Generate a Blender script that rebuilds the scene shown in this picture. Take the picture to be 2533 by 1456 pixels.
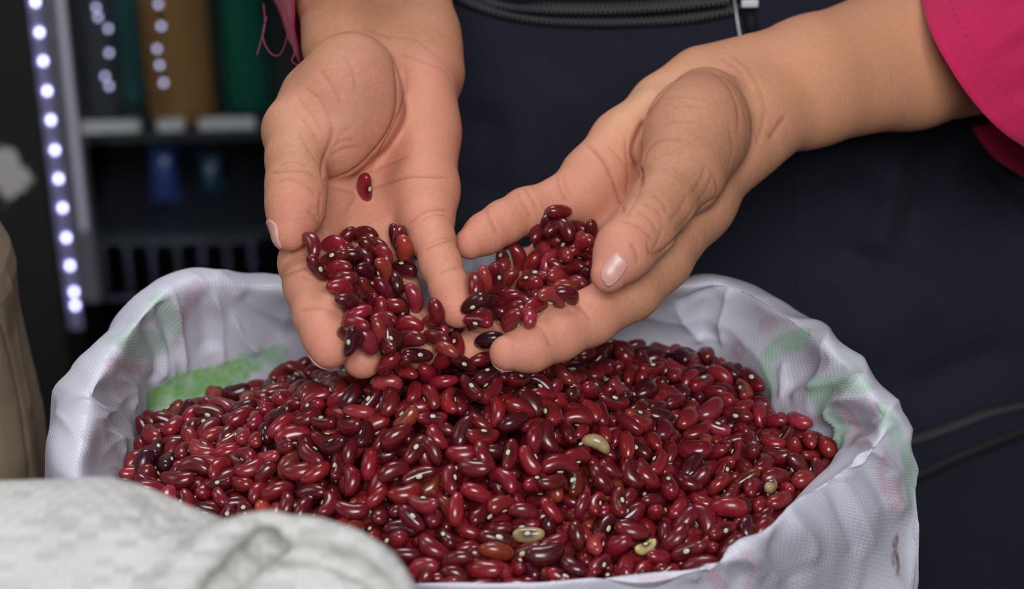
import bpy, bmesh, math, random
import numpy as np
from mathutils import Vector, Matrix, Euler, Quaternion
from mathutils.bvhtree import BVHTree

for _o in list(bpy.data.objects):
    bpy.data.objects.remove(_o)
SC = bpy.context.scene
COL = SC.collection

# ------------------------------------------------------------------ camera
FPX = 5620.0
PITCH = math.radians(26.0)
ROLL = math.radians(1.6)
CAM_LOC = Vector((0.0, 0.0, 1.27))
cam_data = bpy.data.cameras.new('camera')
cam_data.sensor_width = 22.3
cam_data.lens = 22.3 * FPX / 2533.0
cam_data.clip_start = 0.02
cam_data.dof.use_dof = True
cam_data.dof.focus_distance = 1.015
cam_data.dof.aperture_fstop = 4.4
cam = bpy.data.objects.new('camera', cam_data)
COL.objects.link(cam)
CAM_ROT = (Matrix.Rotation(math.pi / 2 - PITCH, 3, 'X') @ Matrix.Rotation(-ROLL, 3, 'Z'))
cam.matrix_world = Matrix.Translation(CAM_LOC) @ CAM_ROT.to_4x4()
SC.camera = cam

# ------------------------------------------------------------------ world, lights, exposure
world = bpy.data.worlds.new('world')
SC.world = world
world.use_nodes = True
_wn = world.node_tree.nodes['Background']
_wn.inputs['Color'].default_value = (0.80, 0.88, 1.0, 1)
_wn.inputs['Strength'].default_value = 0.045

def area_light(name, loc, target, size, size_y, power, color):
    ld = bpy.data.lights.new(name, 'AREA')
    ld.shape = 'RECTANGLE'; ld.size = size; ld.size_y = size_y
    ld.energy = power; ld.color = color
    o = bpy.data.objects.new(name, ld); COL.objects.link(o)
    o.location = loc
    o.rotation_euler = (Vector(target) - Vector(loc)).to_track_quat('-Z', 'Y').to_euler()
    return o
# daylight entering the stall from its open front and from the left
area_light('daylight_from_the_open_front', (0.12, -0.90, 2.12), (0.05, 0.98, 0.8), 1.1, 0.8, 46, (0.98, 0.98, 1.0))
area_light('daylight_from_the_left', (-1.35, 1.0, 1.95), (0.0, 0.95, 0.8), 0.8, 0.7, 4.5, (0.93, 0.96, 1.0))
area_light('skylight_above_the_stall', (-0.10, 1.80, 2.45), (0.0, 0.92, 0.8), 0.9, 0.35, 20, (0.93, 0.96, 1.0))

SC.view_settings.view_transform = 'Standard'
SC.view_settings.look = 'None'
SC.view_settings.exposure = 0.0
SC.view_settings.gamma = 1.0
SC.view_settings.use_curve_mapping = False

# ------------------------------------------------------------------ helpers
def ray_dir(px, py):
    return CAM_ROT @ Vector(((px - 1266.5) / FPX, -(py - 728.0) / FPX, -1.0))
def W(px, py, d):                      # a point seen at (px, py), d metres ahead of the camera
    return CAM_LOC + ray_dir(px, py) * d
def at_z(px, py, z):                   # the point seen there that lies at height z
    r = ray_dir(px, py)
    return CAM_LOC + r * ((z - CAM_LOC.z) / r.z)
def at_y(px, py, y):
    r = ray_dir(px, py)
    return CAM_LOC + r * ((y - CAM_LOC.y) / r.y)

def tag(o, label=None, cat=None, group=None, kind=None):
    if label: o['label'] = label
    if cat: o['category'] = cat
    if group: o['group'] = group
    if kind: o['kind'] = kind
    return o
def empty(name, loc=(0, 0, 0)):
    o = bpy.data.objects.new(name, None)
    COL.objects.link(o); o.location = loc
    o.empty_display_size = 0.02
    return o
def link_mesh(name, me, mat=None, parent=None, smooth=True):
    if mat is not None:
        for m in (mat if isinstance(mat, (list, tuple)) else [mat]): me.materials.append(m)
    if smooth:
        me.polygons.foreach_set('use_smooth', [True] * len(me.polygons))
    o = bpy.data.objects.new(name, me)
    COL.objects.link(o)
    if parent is not None:
        o.parent = parent
        o.matrix_parent_inverse = Matrix.Translation(parent.location).inverted()
    return o
def mesh_np(name, verts, faces):
    me = bpy.data.meshes.new(name)
    verts = np.asarray(verts, dtype=np.float32); faces = np.asarray(faces, dtype=np.int32)
    n = faces.shape[1]
    me.vertices.add(len(verts)); me.vertices.foreach_set('co', verts.ravel())
    me.loops.add(faces.size); me.loops.foreach_set('vertex_index', faces.ravel())
    me.polygons.add(len(faces))
    me.polygons.foreach_set('loop_start', np.arange(0, faces.size, n, dtype=np.int32))
    me.update(calc_edges=True); me.validate()
    return me
def bm_obj(name, bm, mat=None, parent=None, smooth=False):
    me = bpy.data.meshes.new(name); bm.to_mesh(me); bm.free()
    return link_mesh(name, me, mat, parent, smooth)
def color_attr(me, name, cols):
    a = me.color_attributes.new(name, 'FLOAT_COLOR', 'POINT')
    c = np.ones((len(me.vertices), 4), dtype=np.float32); c[:, :cols.shape[1]] = cols
    a.data.foreach_set('color', c.ravel())
def float_attr(me, name, vals):
    a = me.attributes.new(name, 'FLOAT', 'POINT')
    a.data.foreach_set('value', np.asarray(vals, dtype=np.float32))

# node material helper
class NM:
    def __init__(self, name):
        self.m = bpy.data.materials.new(name); self.m.use_nodes = True
        self.t = self.m.node_tree; self.b = self.t.nodes['Principled BSDF']
    def n(self, typ, **kw):
        nd = self.t.nodes.new(typ)
        for k, v in kw.items():
            if k.startswith('i_'):
                key = k[2:]
                key = int(key) if key.isdigit() else key.replace('_', ' ')
                nd.inputs[key].default_value = v
            else: setattr(nd, k, v)
        return nd
    def l(self, a, b): self.t.links.new(a, b)
    def math(self, op, a, b=None, clamp=False):
        nd = self.t.nodes.new('ShaderNodeMath'); nd.operation = op; nd.use_clamp = clamp
        for i, x in enumerate((a, b)):
            if x is None: continue
            if isinstance(x, (int, float)): nd.inputs[i].default_value = x
            else: self.l(x, nd.inputs[i])
        return nd.outputs[0]
    def mix(self, fac, a, b, mode='MIX'):
        nd = self.t.nodes.new('ShaderNodeMix'); nd.data_type = 'RGBA'; nd.blend_type = mode
        for i, x in ((0, fac), (6, a), (7, b)):
            if isinstance(x, (int, float)): nd.inputs[i].default_value = x
            elif isinstance(x, tuple): nd.inputs[i].default_value = x if len(x) == 4 else (*x, 1)
            else: self.l(x, nd.inputs[i])
        return nd.outputs[2]
    def ramp(self, fac, lo, hi, a=0.0, b=1.0):
        nd = self.t.nodes.new('ShaderNodeMapRange'); nd.clamp = True
        for i, x in ((1, lo), (2, hi), (3, a), (4, b)): nd.inputs[i].default_value = x
        self.l(fac, nd.inputs[0]); return nd.outputs[0]
    def bump(self, h, strength=0.3, dist=0.001, normal=None):
        nd = self.t.nodes.new('ShaderNodeBump'); nd.inputs['Strength'].default_value = strength
        nd.inputs['Distance'].default_value = dist
        self.l(h, nd.inputs['Height'])
        if normal is not None: self.l(normal, nd.inputs['Normal'])
        return nd.outputs[0]
    def set(self, **kw):
        for k, v in kw.items():
            inp = self.b.inputs[k.replace('_', ' ')]
            if isinstance(v, (int, float)): inp.default_value = v
            elif isinstance(v, tuple): inp.default_value = v if len(v) != 3 else ((*v, 1) if inp.type == 'RGBA' else v)
            else: self.l(v, inp)
        return self
def plain(name, col, rough=0.6, spec=0.5, **kw):
    m = NM(name); m.set(Base_Color=col, Roughness=rough, **kw)
    m.b.inputs['Specular IOR Level'].default_value = spec
    return m.m

# ------------------------------------------------------------------ signed-distance modelling
def smin(a, b, k):
    h = np.maximum(k - np.abs(a - b), 0.0) / k
    return np.minimum(a, b) - h * h * k * 0.25
def smax(a, b, k): return -smin(-a, -b, k)
def sd_cone(P, a, b, ra, rb):
    ab = b - a; t = np.clip(((P - a) @ ab) / max(float(ab @ ab), 1e-12), 0, 1)
    q = P - a - t[:, None] * ab
    return np.sqrt(np.einsum('ij,ij->i', q, q)) - (ra + (rb - ra) * t)
def sd_ell(P, c, axes, r):             # axes: 3x3 rows are unit axes
    q = (P - c) @ axes.T
    k0 = np.linalg.norm(q / r, axis=1); k1 = np.linalg.norm(q / (r * r), axis=1)
    return k0 * (k0 - 1.0) / np.maximum(k1, 1e-9)
def surface(f, lo, hi, h, proj=2):
    """naive surface nets over a sparse grid of spacing h; vertices are pulled onto f = 0"""
    lo = np.array(lo, dtype=np.float32); n = np.ceil((np.array(hi) - lo) / h).astype(int) + 1
    S = 5
    nc = np.ceil(n / S).astype(int) + 1
    ax = [lo[i] + np.arange(nc[i]) * h * S for i in range(3)]
    G = np.stack(np.meshgrid(*ax, indexing='ij'), -1).reshape(-1, 3).astype(np.float32)
    fc = f(G).reshape(nc)
    near = np.abs(fc) < h * S * 1.9
    V = np.full(n, 1.0, dtype=np.float32)
    rep = np.repeat(np.repeat(np.repeat(fc, S, 0), S, 1), S, 2)
    o = S // 2                      # coarse sample sits at block start; shift so it sits in the middle
    def up(A):
        B = np.repeat(np.repeat(np.repeat(A, S, 0), S, 1), S, 2)[o:, o:, o:]
        return B[:n[0], :n[1], :n[2]]
    pad = tuple((0, 1) for _ in range(3))
    V[...] = up(np.pad(fc, pad, mode='edge')); M = up(np.pad(near, pad, mode='edge'))
    idx = np.argwhere(M)
    V[M] = f((lo + idx * h).astype(np.float32))
    s = V < 0
    c = s[:-1, :-1, :-1].astype(np.int8)
    tot = np.zeros(tuple(n - 1), np.int8)
    for dx in (0, 1):
        for dy in (0, 1):
            for dz in (0, 1):
                tot += s[dx:n[0] - 1 + dx, dy:n[1] - 1 + dy, dz:n[2] - 1 + dz]
    act = (tot > 0) & (tot < 8)
    cells = np.argwhere(act)
    ids = np.full(act.shape, -1, np.int64); ids[act] = np.arange(len(cells))
    acc = np.zeros((len(cells), 3)); cnt = np.zeros(len(cells))
    corners = [(x, y, z) for x in (0, 1) for y in (0, 1) for z in (0, 1)]
    for a in corners:
        for k in range(3):
            if a[k] == 0:
                b = list(a); b[k] = 1
                va = V[cells[:, 0] + a[0], cells[:, 1] + a[1], cells[:, 2] + a[2]]
                vb = V[cells[:, 0] + b[0], cells[:, 1] + b[1], cells[:, 2] + b[2]]
                m = (va < 0) != (vb < 0)
                t = np.where(m, va / np.where(va - vb == 0, 1, va - vb), 0)
                p = np.array(a, float)[None] + np.zeros((len(cells), 3)); p[:, k] = t
                acc[m] += p[m]; cnt[m] += 1
    verts = lo + (cells + acc / cnt[:, None]) * h
    faces = []
    for k in range(3):
        u, v = (k + 1) % 3, (k + 2) % 3
        sl0 = [slice(1, n[i] - 1) for i in range(3)]; sl0[k] = slice(0, n[k] - 1)
        sl1 = list(sl0); sl1[k] = slice(1, n[k])
        A = s[tuple(sl0)]; B = s[tuple(sl1)]
        e = np.argwhere(A != B)
        off = np.ones(3, int); off[k] = 0
        e = e + off
        flip = s[e[:, 0], e[:, 1], e[:, 2]]
        du = np.zeros(3, int); du[u] = 1; dv = np.zeros(3, int); dv[v] = 1
        q = [e - du - dv, e - dv, e, e - du]
        Q = np.stack([ids[x[:, 0], x[:, 1], x[:, 2]] for x in q], 1)
        Q[~flip] = Q[~flip][:, ::-1]
        faces.append(Q)
    faces = np.concatenate(faces)
    faces = faces[(faces >= 0).all(1)]
    verts = verts.astype(np.float32)
    for _ in range(proj):
        f0, g = grad(f, verts, h * 0.5)
        verts = verts - g * f0[:, None] * 0.9
    return verts, faces
def grad(f, P, e):
    f0 = f(P); g = np.empty_like(P)
    for k in range(3):
        d = np.zeros(3, np.float32); d[k] = e
        g[:, k] = (f(P + d) - f(P - d))
    g /= np.maximum(np.linalg.norm(g, axis=1), 1e-9)[:, None]
    return f0, g
def seg_dist(P, a, b):
    ab = b - a; t = np.clip(((P - a) @ ab) / max(float(ab @ ab), 1e-12), 0, 1)
    return np.linalg.norm(P - a - t[:, None] * ab, axis=1), t
def catmull(pts, n):
    pts = [Vector(p) for p in pts]; out = []
    for i in range(len(pts) - 1):
        p0 = pts[max(i - 1, 0)]; p1 = pts[i]; p2 = pts[i + 1]; p3 = pts[min(i + 2, len(pts) - 1)]
        for k in range(n):
            t = k / n
            out.append(0.5 * ((2 * p1) + (p2 - p0) * t + (2 * p0 - 5 * p1 + 4 * p2 - p3) * t * t + (3 * p1 - p0 - 3 * p2 + p3) * t ** 3))
    out.append(pts[-1]); return out
def tube_bm(bm, pts, r, seg=8, cap=True):
    pts = [Vector(p) for p in pts]; rings = []
    rr = r if isinstance(r, (list, tuple)) else [r] * len(pts)
    nrm = None
    for i, p in enumerate(pts):
        d = (pts[min(i + 1, len(pts) - 1)] - pts[max(i - 1, 0)]).normalized()
        if nrm is None:
            nrm = d.orthogonal().normalized()
        nrm = (nrm - d * nrm.dot(d)).normalized(); bn = d.cross(nrm)
        rings.append([bm.verts.new(p + (nrm * math.cos(a) + bn * math.sin(a)) * rr[i]) for a in [2 * math.pi * k / seg for k in range(seg)]])
    for a, b in zip(rings, rings[1:]):
        for k in range(seg): bm.faces.new((a[k], a[(k + 1) % seg], b[(k + 1) % seg], b[k]))
    if cap:
        bm.faces.new(rings[0][::-1]); bm.faces.new(rings[-1])
def box_bm(bm, c, s, rot=None, bevel=0.0):
    r = bmesh.ops.create_cube(bm, size=1.0); vs = r['verts']
    M = Matrix.Translation(Vector(c)) @ (rot.to_4x4() if rot is not None else Matrix.Identity(4)) @ Matrix.Diagonal((*s, 1))
    bmesh.ops.transform(bm, matrix=M, verts=vs)
    if bevel > 0:
        es = list({e for v in vs for e in v.link_edges})
        bmesh.ops.bevel(bm, geom=es, offset=bevel, segments=2, affect='EDGES', profile=0.7)
ARM_H = 0.0010
# ------------------------------------------------------------------ the person: body as one surface
skin = NM('skin')
_a = skin.n('ShaderNodeAttribute', attribute_name='tone')
_cr = skin.n('ShaderNodeAttribute', attribute_name='crease')
_tc = skin.n('ShaderNodeTexCoord')
_n1 = skin.n('ShaderNodeTexNoise', i_Scale=70.0, i_Detail=4.0); skin.l(_tc.outputs['Object'], _n1.inputs['Vector'])
_n2 = skin.n('ShaderNodeTexNoise', i_Scale=420.0, i_Detail=3.0); skin.l(_tc.outputs['Object'], _n2.inputs['Vector'])
_v = skin.n('ShaderNodeTexVoronoi', i_Scale=900.0); skin.l(_tc.outputs['Object'], _v.inputs['Vector'])
_c = skin.mix(skin.ramp(_n1.outputs[0], 0.35, 0.7, 0, 0.55), _a.outputs['Color'], (0.60, 0.26, 0.17))
_c = skin.mix(skin.ramp(_n2.outputs[0], 0.4, 0.75, 0, 0.16), _c, (0.72, 0.45, 0.30))
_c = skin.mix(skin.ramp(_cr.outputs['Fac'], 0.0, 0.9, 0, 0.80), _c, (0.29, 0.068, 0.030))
_ax = skin.n('ShaderNodeAttribute', attribute_name='axial')
_n4 = skin.n('ShaderNodeTexNoise', noise_dimensions='4D', i_Scale=110.0, i_Detail=2.5); skin.l(_tc.outputs['Object'], _n4.inputs['Vector'])
skin.l(skin.math('MULTIPLY', _ax.outputs['Fac'], 11.0), _n4.inputs['W'])
_ve = skin.n('ShaderNodeTexVoronoi', feature='DISTANCE_TO_EDGE', i_Scale=1150.0); skin.l(_tc.outputs['Object'], _ve.inputs['Vector'])
_h = skin.math('ADD', skin.math('MULTIPLY', _n2.outputs[0], 0.6), skin.math('MULTIPLY', skin.ramp(_ve.outputs['Distance'], 0.0, 0.25), 0.28))
_h = skin.math('ADD', _h, skin.math('MULTIPLY', _n4.outputs[0], 1.0))
skin.set(Base_Color=_c, Roughness=skin.ramp(_n1.outputs[0], 0.3, 0.7, 0.44, 0.58), Normal=skin.bump(_h, 0.5, 0.0005))
skin.b.inputs['Subsurface Weight'].default_value = 0.18
skin.b.inputs['Subsurface Radius'].default_value = (1.0, 0.35, 0.2)
skin.b.inputs['Subsurface Scale'].default_value = 0.004
skin.b.inputs['Specular IOR Level'].default_value = 0.32
SKIN = skin.m

def _w(p): return np.array(W(*p), dtype=np.float32)
def chain(P, pts, k=0.004):
    d = None
    for (a, ra), (b, rb) in zip(pts, pts[1:]):
        e = sd_cone(P, a, b, ra, rb)
        d = e if d is None else smin(d, e, k)
    return d
def J(*rows):                          # rows (px, py, depth, radius mm)
    return [(_w(r[:3]), r[3] * 0.001) for r in rows]

# the arm at the left of the picture
LA = dict(
    radius=J((850, -330, 1.21, 28), (836, -40, 1.115, 21), (848, 90, 1.095, 19)),
    ulna=J((1010, -330, 1.22, 28), (1006, -40, 1.125, 20), (1040, 95, 1.11, 18), (1072, 180, 1.105, 12)),
    palm=[J((872, 150, 1.10, 18), (850, 330, 1.075, 16), (775, 570, 1.04, 13.5)),
          J((930, 150, 1.105, 18), (925, 330, 1.09, 14), (872, 590, 1.053, 12.5)),
          J((985, 160, 1.105, 18), (985, 330, 1.09, 14), (962, 580, 1.055, 12)),
          J((1040, 190, 1.10, 17), (1046, 330, 1.075, 16), (1052, 470, 1.05, 14), (1056, 540, 1.04, 12))],
    pads=[J((1045, 215, 1.085, 15), (1052, 380, 1.062, 13.5))],
    thenar=J((868, 195, 1.066, 22), (858, 262, 1.053, 24), (822, 350, 1.042, 18)),
    thumb=J((780, 245, 1.072, 17), (737, 325, 1.043, 15), (733, 395, 1.026, 12.5), (733, 458, 1.012, 12.3), (730, 520, 1.004, 11.5), (716, 578, 0.998, 7.6)),
    fingers=[J((775, 570, 1.04, 13.5), (757, 650, 1.018, 12), (768, 705, 1.005, 11.5), (792, 780, 0.993, 11.3), (808, 830, 0.985, 10.3), (815, 862, 0.98, 8.6)),
             J((872, 590, 1.053, 12.5), (880, 700, 1.035, 11), (890, 800, 1.015, 10.5), (897, 888, 0.993, 8.6)),
             J((962, 580, 1.055, 12), (965, 650, 1.05, 10.3), (985, 720, 1.038, 10), (1018, 810, 1.015, 9), (1035, 870, 1.0, 8)),
             J((1056, 540, 1.04, 11.5), (1070, 590, 1.028, 9.6), (1090, 655, 1.015, 8.9), (1113, 715, 1.006, 8.4), (1132, 770, 0.998, 7.4))],
)
RA = dict(
    radius=J((3000, -60, 1.33, 40), (2560, 90, 1.22, 36), (2250, 165, 1.15, 30), (2000, 235, 1.11, 24), (1870, 290, 1.09, 21), (1820, 330, 1.085, 20)),
    ulna=J((3000, -130, 1.35, 40), (2560, 0, 1.24, 36), (2250, 95, 1.165, 29), (2000, 165, 1.125, 23), (1850, 190, 1.115, 18), (1740, 200, 1.11, 14)),
    palm=[J((1810, 350, 1.085, 20), (1720, 500, 1.06, 17), (1630, 640, 1.035, 14.5)),
          J((1790, 300, 1.10, 18), (1660, 470, 1.085, 14), (1540, 625, 1.07, 12.5)),
          J((1770, 250, 1.11, 17), (1610, 410, 1.10, 13), (1480, 555, 1.087, 12)),
          J((1730, 215, 1.11, 14.5), (1640, 260, 1.105, 13.5), (1540, 350, 1.09, 13.5), (1460, 440, 1.078, 12.5), (1430, 480, 1.074, 11))],
    pads=[J((1620, 285, 1.092, 13), (1500, 405, 1.078, 12.5))],
    thenar=J((1745, 265, 1.074, 19), (1722, 330, 1.056, 22), (1690, 430, 1.036, 18)),
    thumb=J((1735, 300, 1.06, 19), (1690, 420, 1.035, 16), (1640, 500, 1.018, 13.5), (1596, 562, 1.005, 12.8), (1545, 620, 0.995, 12), (1505, 680, 0.988, 7.8)),
    fingers=[J((1630, 640, 1.035, 14.5), (1560, 720, 1.022, 13), (1460, 785, 1.008, 12), (1380, 825, 0.998, 11.6), (1310, 858, 0.99, 10.6), (1255, 872, 0.985, 7.8)),
             J((1540, 625, 1.07, 12.5), (1440, 700, 1.068, 10.8), (1360, 760, 1.06, 10.5), (1250, 820, 1.04, 10), (1155, 868, 1.015, 8.3)),
             J((1480, 555, 1.087, 12), (1385, 615, 1.088, 10.5), (1310, 675, 1.08, 10), (1230, 750, 1.06, 9.5), (1165, 815, 1.035, 8)),
             J((1430, 480, 1.074, 11.5), (1390, 492, 1.072, 10.6), (1300, 522, 1.064, 10.4), (1245, 550, 1.056, 9.8), (1200, 578, 1.05, 9.2), (1163, 602, 1.044, 7.4))],
)
def arm_sdf(A):
    def f(P):
        d = chain(P, A['radius'], 0.01)
        d = smin(d, chain(P, A['ulna'], 0.01), 0.02)
        p = None
        for c in A['palm']:
            e = chain(P, c, 0.01); p = e if p is None else smin(p, e, 0.013)
        for c in A['pads']: p = smin(p, chain(P, c, 0.01), 0.006)
        d = smin(d, p, 0.016)
        fg = None
        for c in A['fingers']:
            e = chain(P, c, 0.004); fg = e if fg is None else smin(fg, e, 0.0012)
        d = smin(d, fg, 0.005)
        t = smin(chain(P, A['thenar'], 0.012), chain(P, A['thumb'], 0.008), 0.008)
        return smin(d, t, 0.0045)
    return f
def bounds(A, m=0.006):
    pts = []
    for k, v in A.items():
        for c in (v if k in ('palm', 'pads', 'fingers') else [v]):
            for p, r in c: pts += [p - r - m, p + r + m]
    pts = np.array(pts); return pts.min(0), pts.max(0)

# creases, as polylines seen on the skin: (width mm, depth mm, points)
LEFT_CREASES = [
    (1.0, 1.3, [(968, 125), (980, 180), (984, 250), (970, 310), (930, 370), (870, 425), (800, 447)]),
    (0.7, 0.8, [(1002, 165), (1002, 235), (975, 310), (945, 365), (915, 425)]),
    (0.6, 0.6, [(895, 470), (960, 452), (1020, 438), (1125, 441)]),
    (0.6, 0.5, [(905, 430), (960, 405), (1010, 385)]),
    (0.5, 0.5, [(790, 456), (840, 468), (880, 480), (868, 505), (855, 530)]),
    (0.5, 0.4, [(975, 130), (1040, 150), (1100, 175), (1120, 210)]),
    (0.5, 0.35, [(905, 70), (960, 90), (1030, 100), (1095, 150)]),
    (0.5, 0.35, [(785, 170), (820, 210), (845, 270)]), (0.4, 0.3, [(850, 130), (870, 170), (882, 230)]),
    (0.5, 0.35, [(750, 215), (790, 245), (812, 290), (820, 325)]), (0.4, 0.3, [(735, 240), (775, 290), (800, 330)]),
    (0.9, 0.9, [(818, 305), (820, 335), (810, 370), (798, 405), (796, 445)]),
    (0.5, 0.5, [(812, 375), (840, 350), (880, 345)]), (0.5, 0.5, [(812, 385), (850, 368), (890, 362)]), (0.5, 0.4, [(830, 352), (850, 322), (870, 312)]),
    (0.5, 0.4, [(740, 330), (775, 385), (798, 415)]), (0.45, 0.35, [(745, 290), (770, 320), (785, 345)]),
    (0.55, 0.5, [(665, 430), (700, 425), (750, 425), (795, 445)]), (0.5, 0.4, [(675, 455), (720, 445), (765, 465), (785, 490)]),
    (0.45, 0.35, [(680, 415), (720, 400), (770, 415)]),
    (0.6, 0.6, [(695, 685), (740, 665), (780, 660), (820, 668)]), (0.5, 0.4, [(740, 682), (770, 690), (800, 700)]),
    (0.55, 0.5, [(740, 770), (790, 762), (840, 770)]),
    (0.6, 0.6, [(1005, 560), (1040, 530), (1080, 518), (1115, 523)]), (0.5, 0.4, [(1040, 545), (1075, 530), (1110, 535)]),
    (0.6, 0.6, [(1048, 618), (1080, 603), (1125, 592)]), (0.5, 0.4, [(1060, 602), (1085, 590), (1118, 588)]),
    (0.55, 0.5, [(1080, 680), (1110, 665), (1148, 660)]),
    (0.5, 0.4, [(950, 560), (975, 555), (1000, 575)]), (0.4, 0.3, [(850, 600), (900, 590), (940, 585)]),
    (0.5, 0.4, [(800, 580), (780, 540), (760, 520)]), (0.6, 0.4, [(795, 470), (790, 530), (805, 590)]),
    (0.4, 0.3, [(990, 560), (960, 590), (985, 620)]),
]
RIGHT_CREASES = [
    (0.7, 0.8, [(1445, 352), (1470, 375), (1500, 410), (1520, 460), (1538, 510), (1545, 530)]),
    (0.6, 0.6, [(1545, 330), (1550, 380), (1555, 440), (1545, 500)]),
    (1.2, 1.4, [(1690, 185), (1640, 225), (1590, 300), (1565, 370), (1585, 430), (1582, 470)]),
    (0.5, 0.45, [(1555, 400), (1570, 415), (1585, 430)]),
    (0.6, 0.6, [(1376, 425), (1385, 465), (1405, 500)]), (0.5, 0.4, [(1390, 430), (1398, 460), (1415, 490)]),
    (0.6, 0.5, [(1275, 470), (1300, 510), (1315, 540)]), (0.5, 0.4, [(1295, 462), (1315, 490), (1330, 520)]),
    (0.55, 0.5, [(1200, 515), (1215, 545), (1232, 580)]),
    (0.6, 0.6, [(1415, 750), (1440, 765), (1465, 800)]), (0.5, 0.4, [(1400, 765), (1420, 775)]),
    (0.55, 0.5, [(1330, 800), (1350, 830), (1365, 860)]),
    (0.8, 0.8, [(1600, 590), (1610, 625), (1640, 620), (1690, 570), (1740, 510), (1790, 480)]),
    (0.6, 0.6, [(1560, 600), (1575, 630), (1575, 655)]), (0.5, 0.45, [(1535, 545), (1580, 560), (1620, 600)]),
    (0.5, 0.4, [(1585, 470), (1570, 500), (1545, 540)]), (0.45, 0.35, [(1610, 480), (1640, 500), (1650, 530)]),
    (0.45, 0.3, [(1640, 245), (1680, 240), (1750, 245)]), (0.45, 0.3, [(1660, 268), (1700, 262), (1745, 268)]),
    (0.45, 0.3, [(1630, 312), (1670, 302), (1730, 302)]), (0.5, 0.4, [(1608, 358), (1640, 345), (1690, 345)]),
    (0.5, 0.4, [(1590, 420), (1600, 375), (1625, 350)]), (0.4, 0.3, [(1630, 385), (1665, 378), (1690, 380)]),
    (0.5, 0.4, [(1710, 480), (1730, 450), (1745, 410)]), (0.4, 0.3, [(1725, 500), (1750, 465), (1765, 420)]),
    (1.0, 0.8, [(1900, 350), (1925, 310), (1945, 285)]), (0.7, 0.5, [(1870, 360), (1885, 310), (1890, 270)]),
    (0.5, 0.35, [(1780, 140), (1830, 180), (1860, 240)]), (0.5, 0.35, [(1800, 130), (1850, 170), (1885, 240), (1895, 300)]),
    (0.4, 0.3, [(1500, 360), (1540, 400), (1555, 430)]),
    (0.5, 0.4, [(1590, 500), (1625, 520), (1640, 550)]), (0.5, 0.4, [(1570, 520), (1610, 545), (1628, 580)]), (0.5, 0.45, [(1640, 560), (1625, 600), (1600, 640)]), (0.5, 0.4, [(1655, 545), (1680, 520), (1700, 480)]), (0.45, 0.35, [(1665, 575), (1700, 540), (1720, 505)]), (0.5, 0.4, [(1760, 420), (1775, 470), (1760, 500)]),
    (0.45, 0.3, [(1800, 300), (1812, 360), (1800, 420)]), (0.45, 0.3, [(1835, 260), (1850, 320), (1842, 380)]),
    (0.8, 0.5, [(1750, 170), (1800, 210), (1825, 270), (1825, 330)]),
]
# colour of the skin around a point seen at (px, py): (px, py, depth, radius mm, colour)
PINK = (0.66, 0.27, 0.18); TIP = (0.64, 0.225, 0.16); TAN = (0.49, 0.225, 0.118); BROWN = (0.47, 0.215, 0.12); PALE = (0.76, 0.43, 0.24)
LEFT_TONES = [(1060, 330, 1.06, 26, PINK), (1040, 470, 1.04, 28, PINK), (960, 480, 1.06, 30, PINK), (900, 560, 1.05, 26, PINK),
              (865, 300, 1.03, 26, (0.47, 0.185, 0.115)), (820, 860, 0.975, 15, TIP), (790, 760, 0.99, 16, PINK), (900, 890, 0.985, 14, TIP), (735, 545, 0.995, 13, TIP),
              (1130, 770, 0.99, 13, TIP), (1090, 670, 1.01, 14, PINK), (1060, 560, 1.03, 14, PINK), (1040, 220, 1.075, 20, PINK),
              (1035, 20, 1.09, 16, BROWN), (880, 20, 1.08, 25, TAN), (700, 300, 1.04, 14, TAN), (730, 400, 1.01, 14, TAN), (760, 330, 1.03, 14, (0.62, 0.31, 0.19)), (750, 610, 1.015, 16, PINK)]
RIGHT_TONES = [(1470, 430, 1.07, 30, PINK), (1500, 500, 1.08, 26, PINK), (1590, 260, 1.09, 20, PALE), (1540, 330, 1.08, 22, PALE), (1420, 480, 1.07, 15, PINK),
               (1300, 520, 1.055, 16, PINK), (1200, 570, 1.04, 16, PINK), (1165, 605, 1.04, 12, TIP), (1260, 870, 0.98, 15, TIP), (1350, 840, 0.985, 18, PINK), (1450, 790, 1.0, 14, PINK),
               (1500, 670, 0.985, 14, TIP), (1540, 600, 0.985, 12, PINK), (1600, 400, 1.05, 18, PINK), (1760, 320, 1.05, 34, BROWN), (1740, 480, 1.04, 34, BROWN),
               (1640, 540, 1.02, 24, BROWN), (1700, 640, 1.03, 28, BROWN), (1600, 740, 1.02, 22, TAN), (2100, 180, 1.1, 70, (0.62, 0.285, 0.15)), (1150, 850, 1.02, 20, PINK), (1250, 780, 1.04, 30, PINK)]
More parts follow.
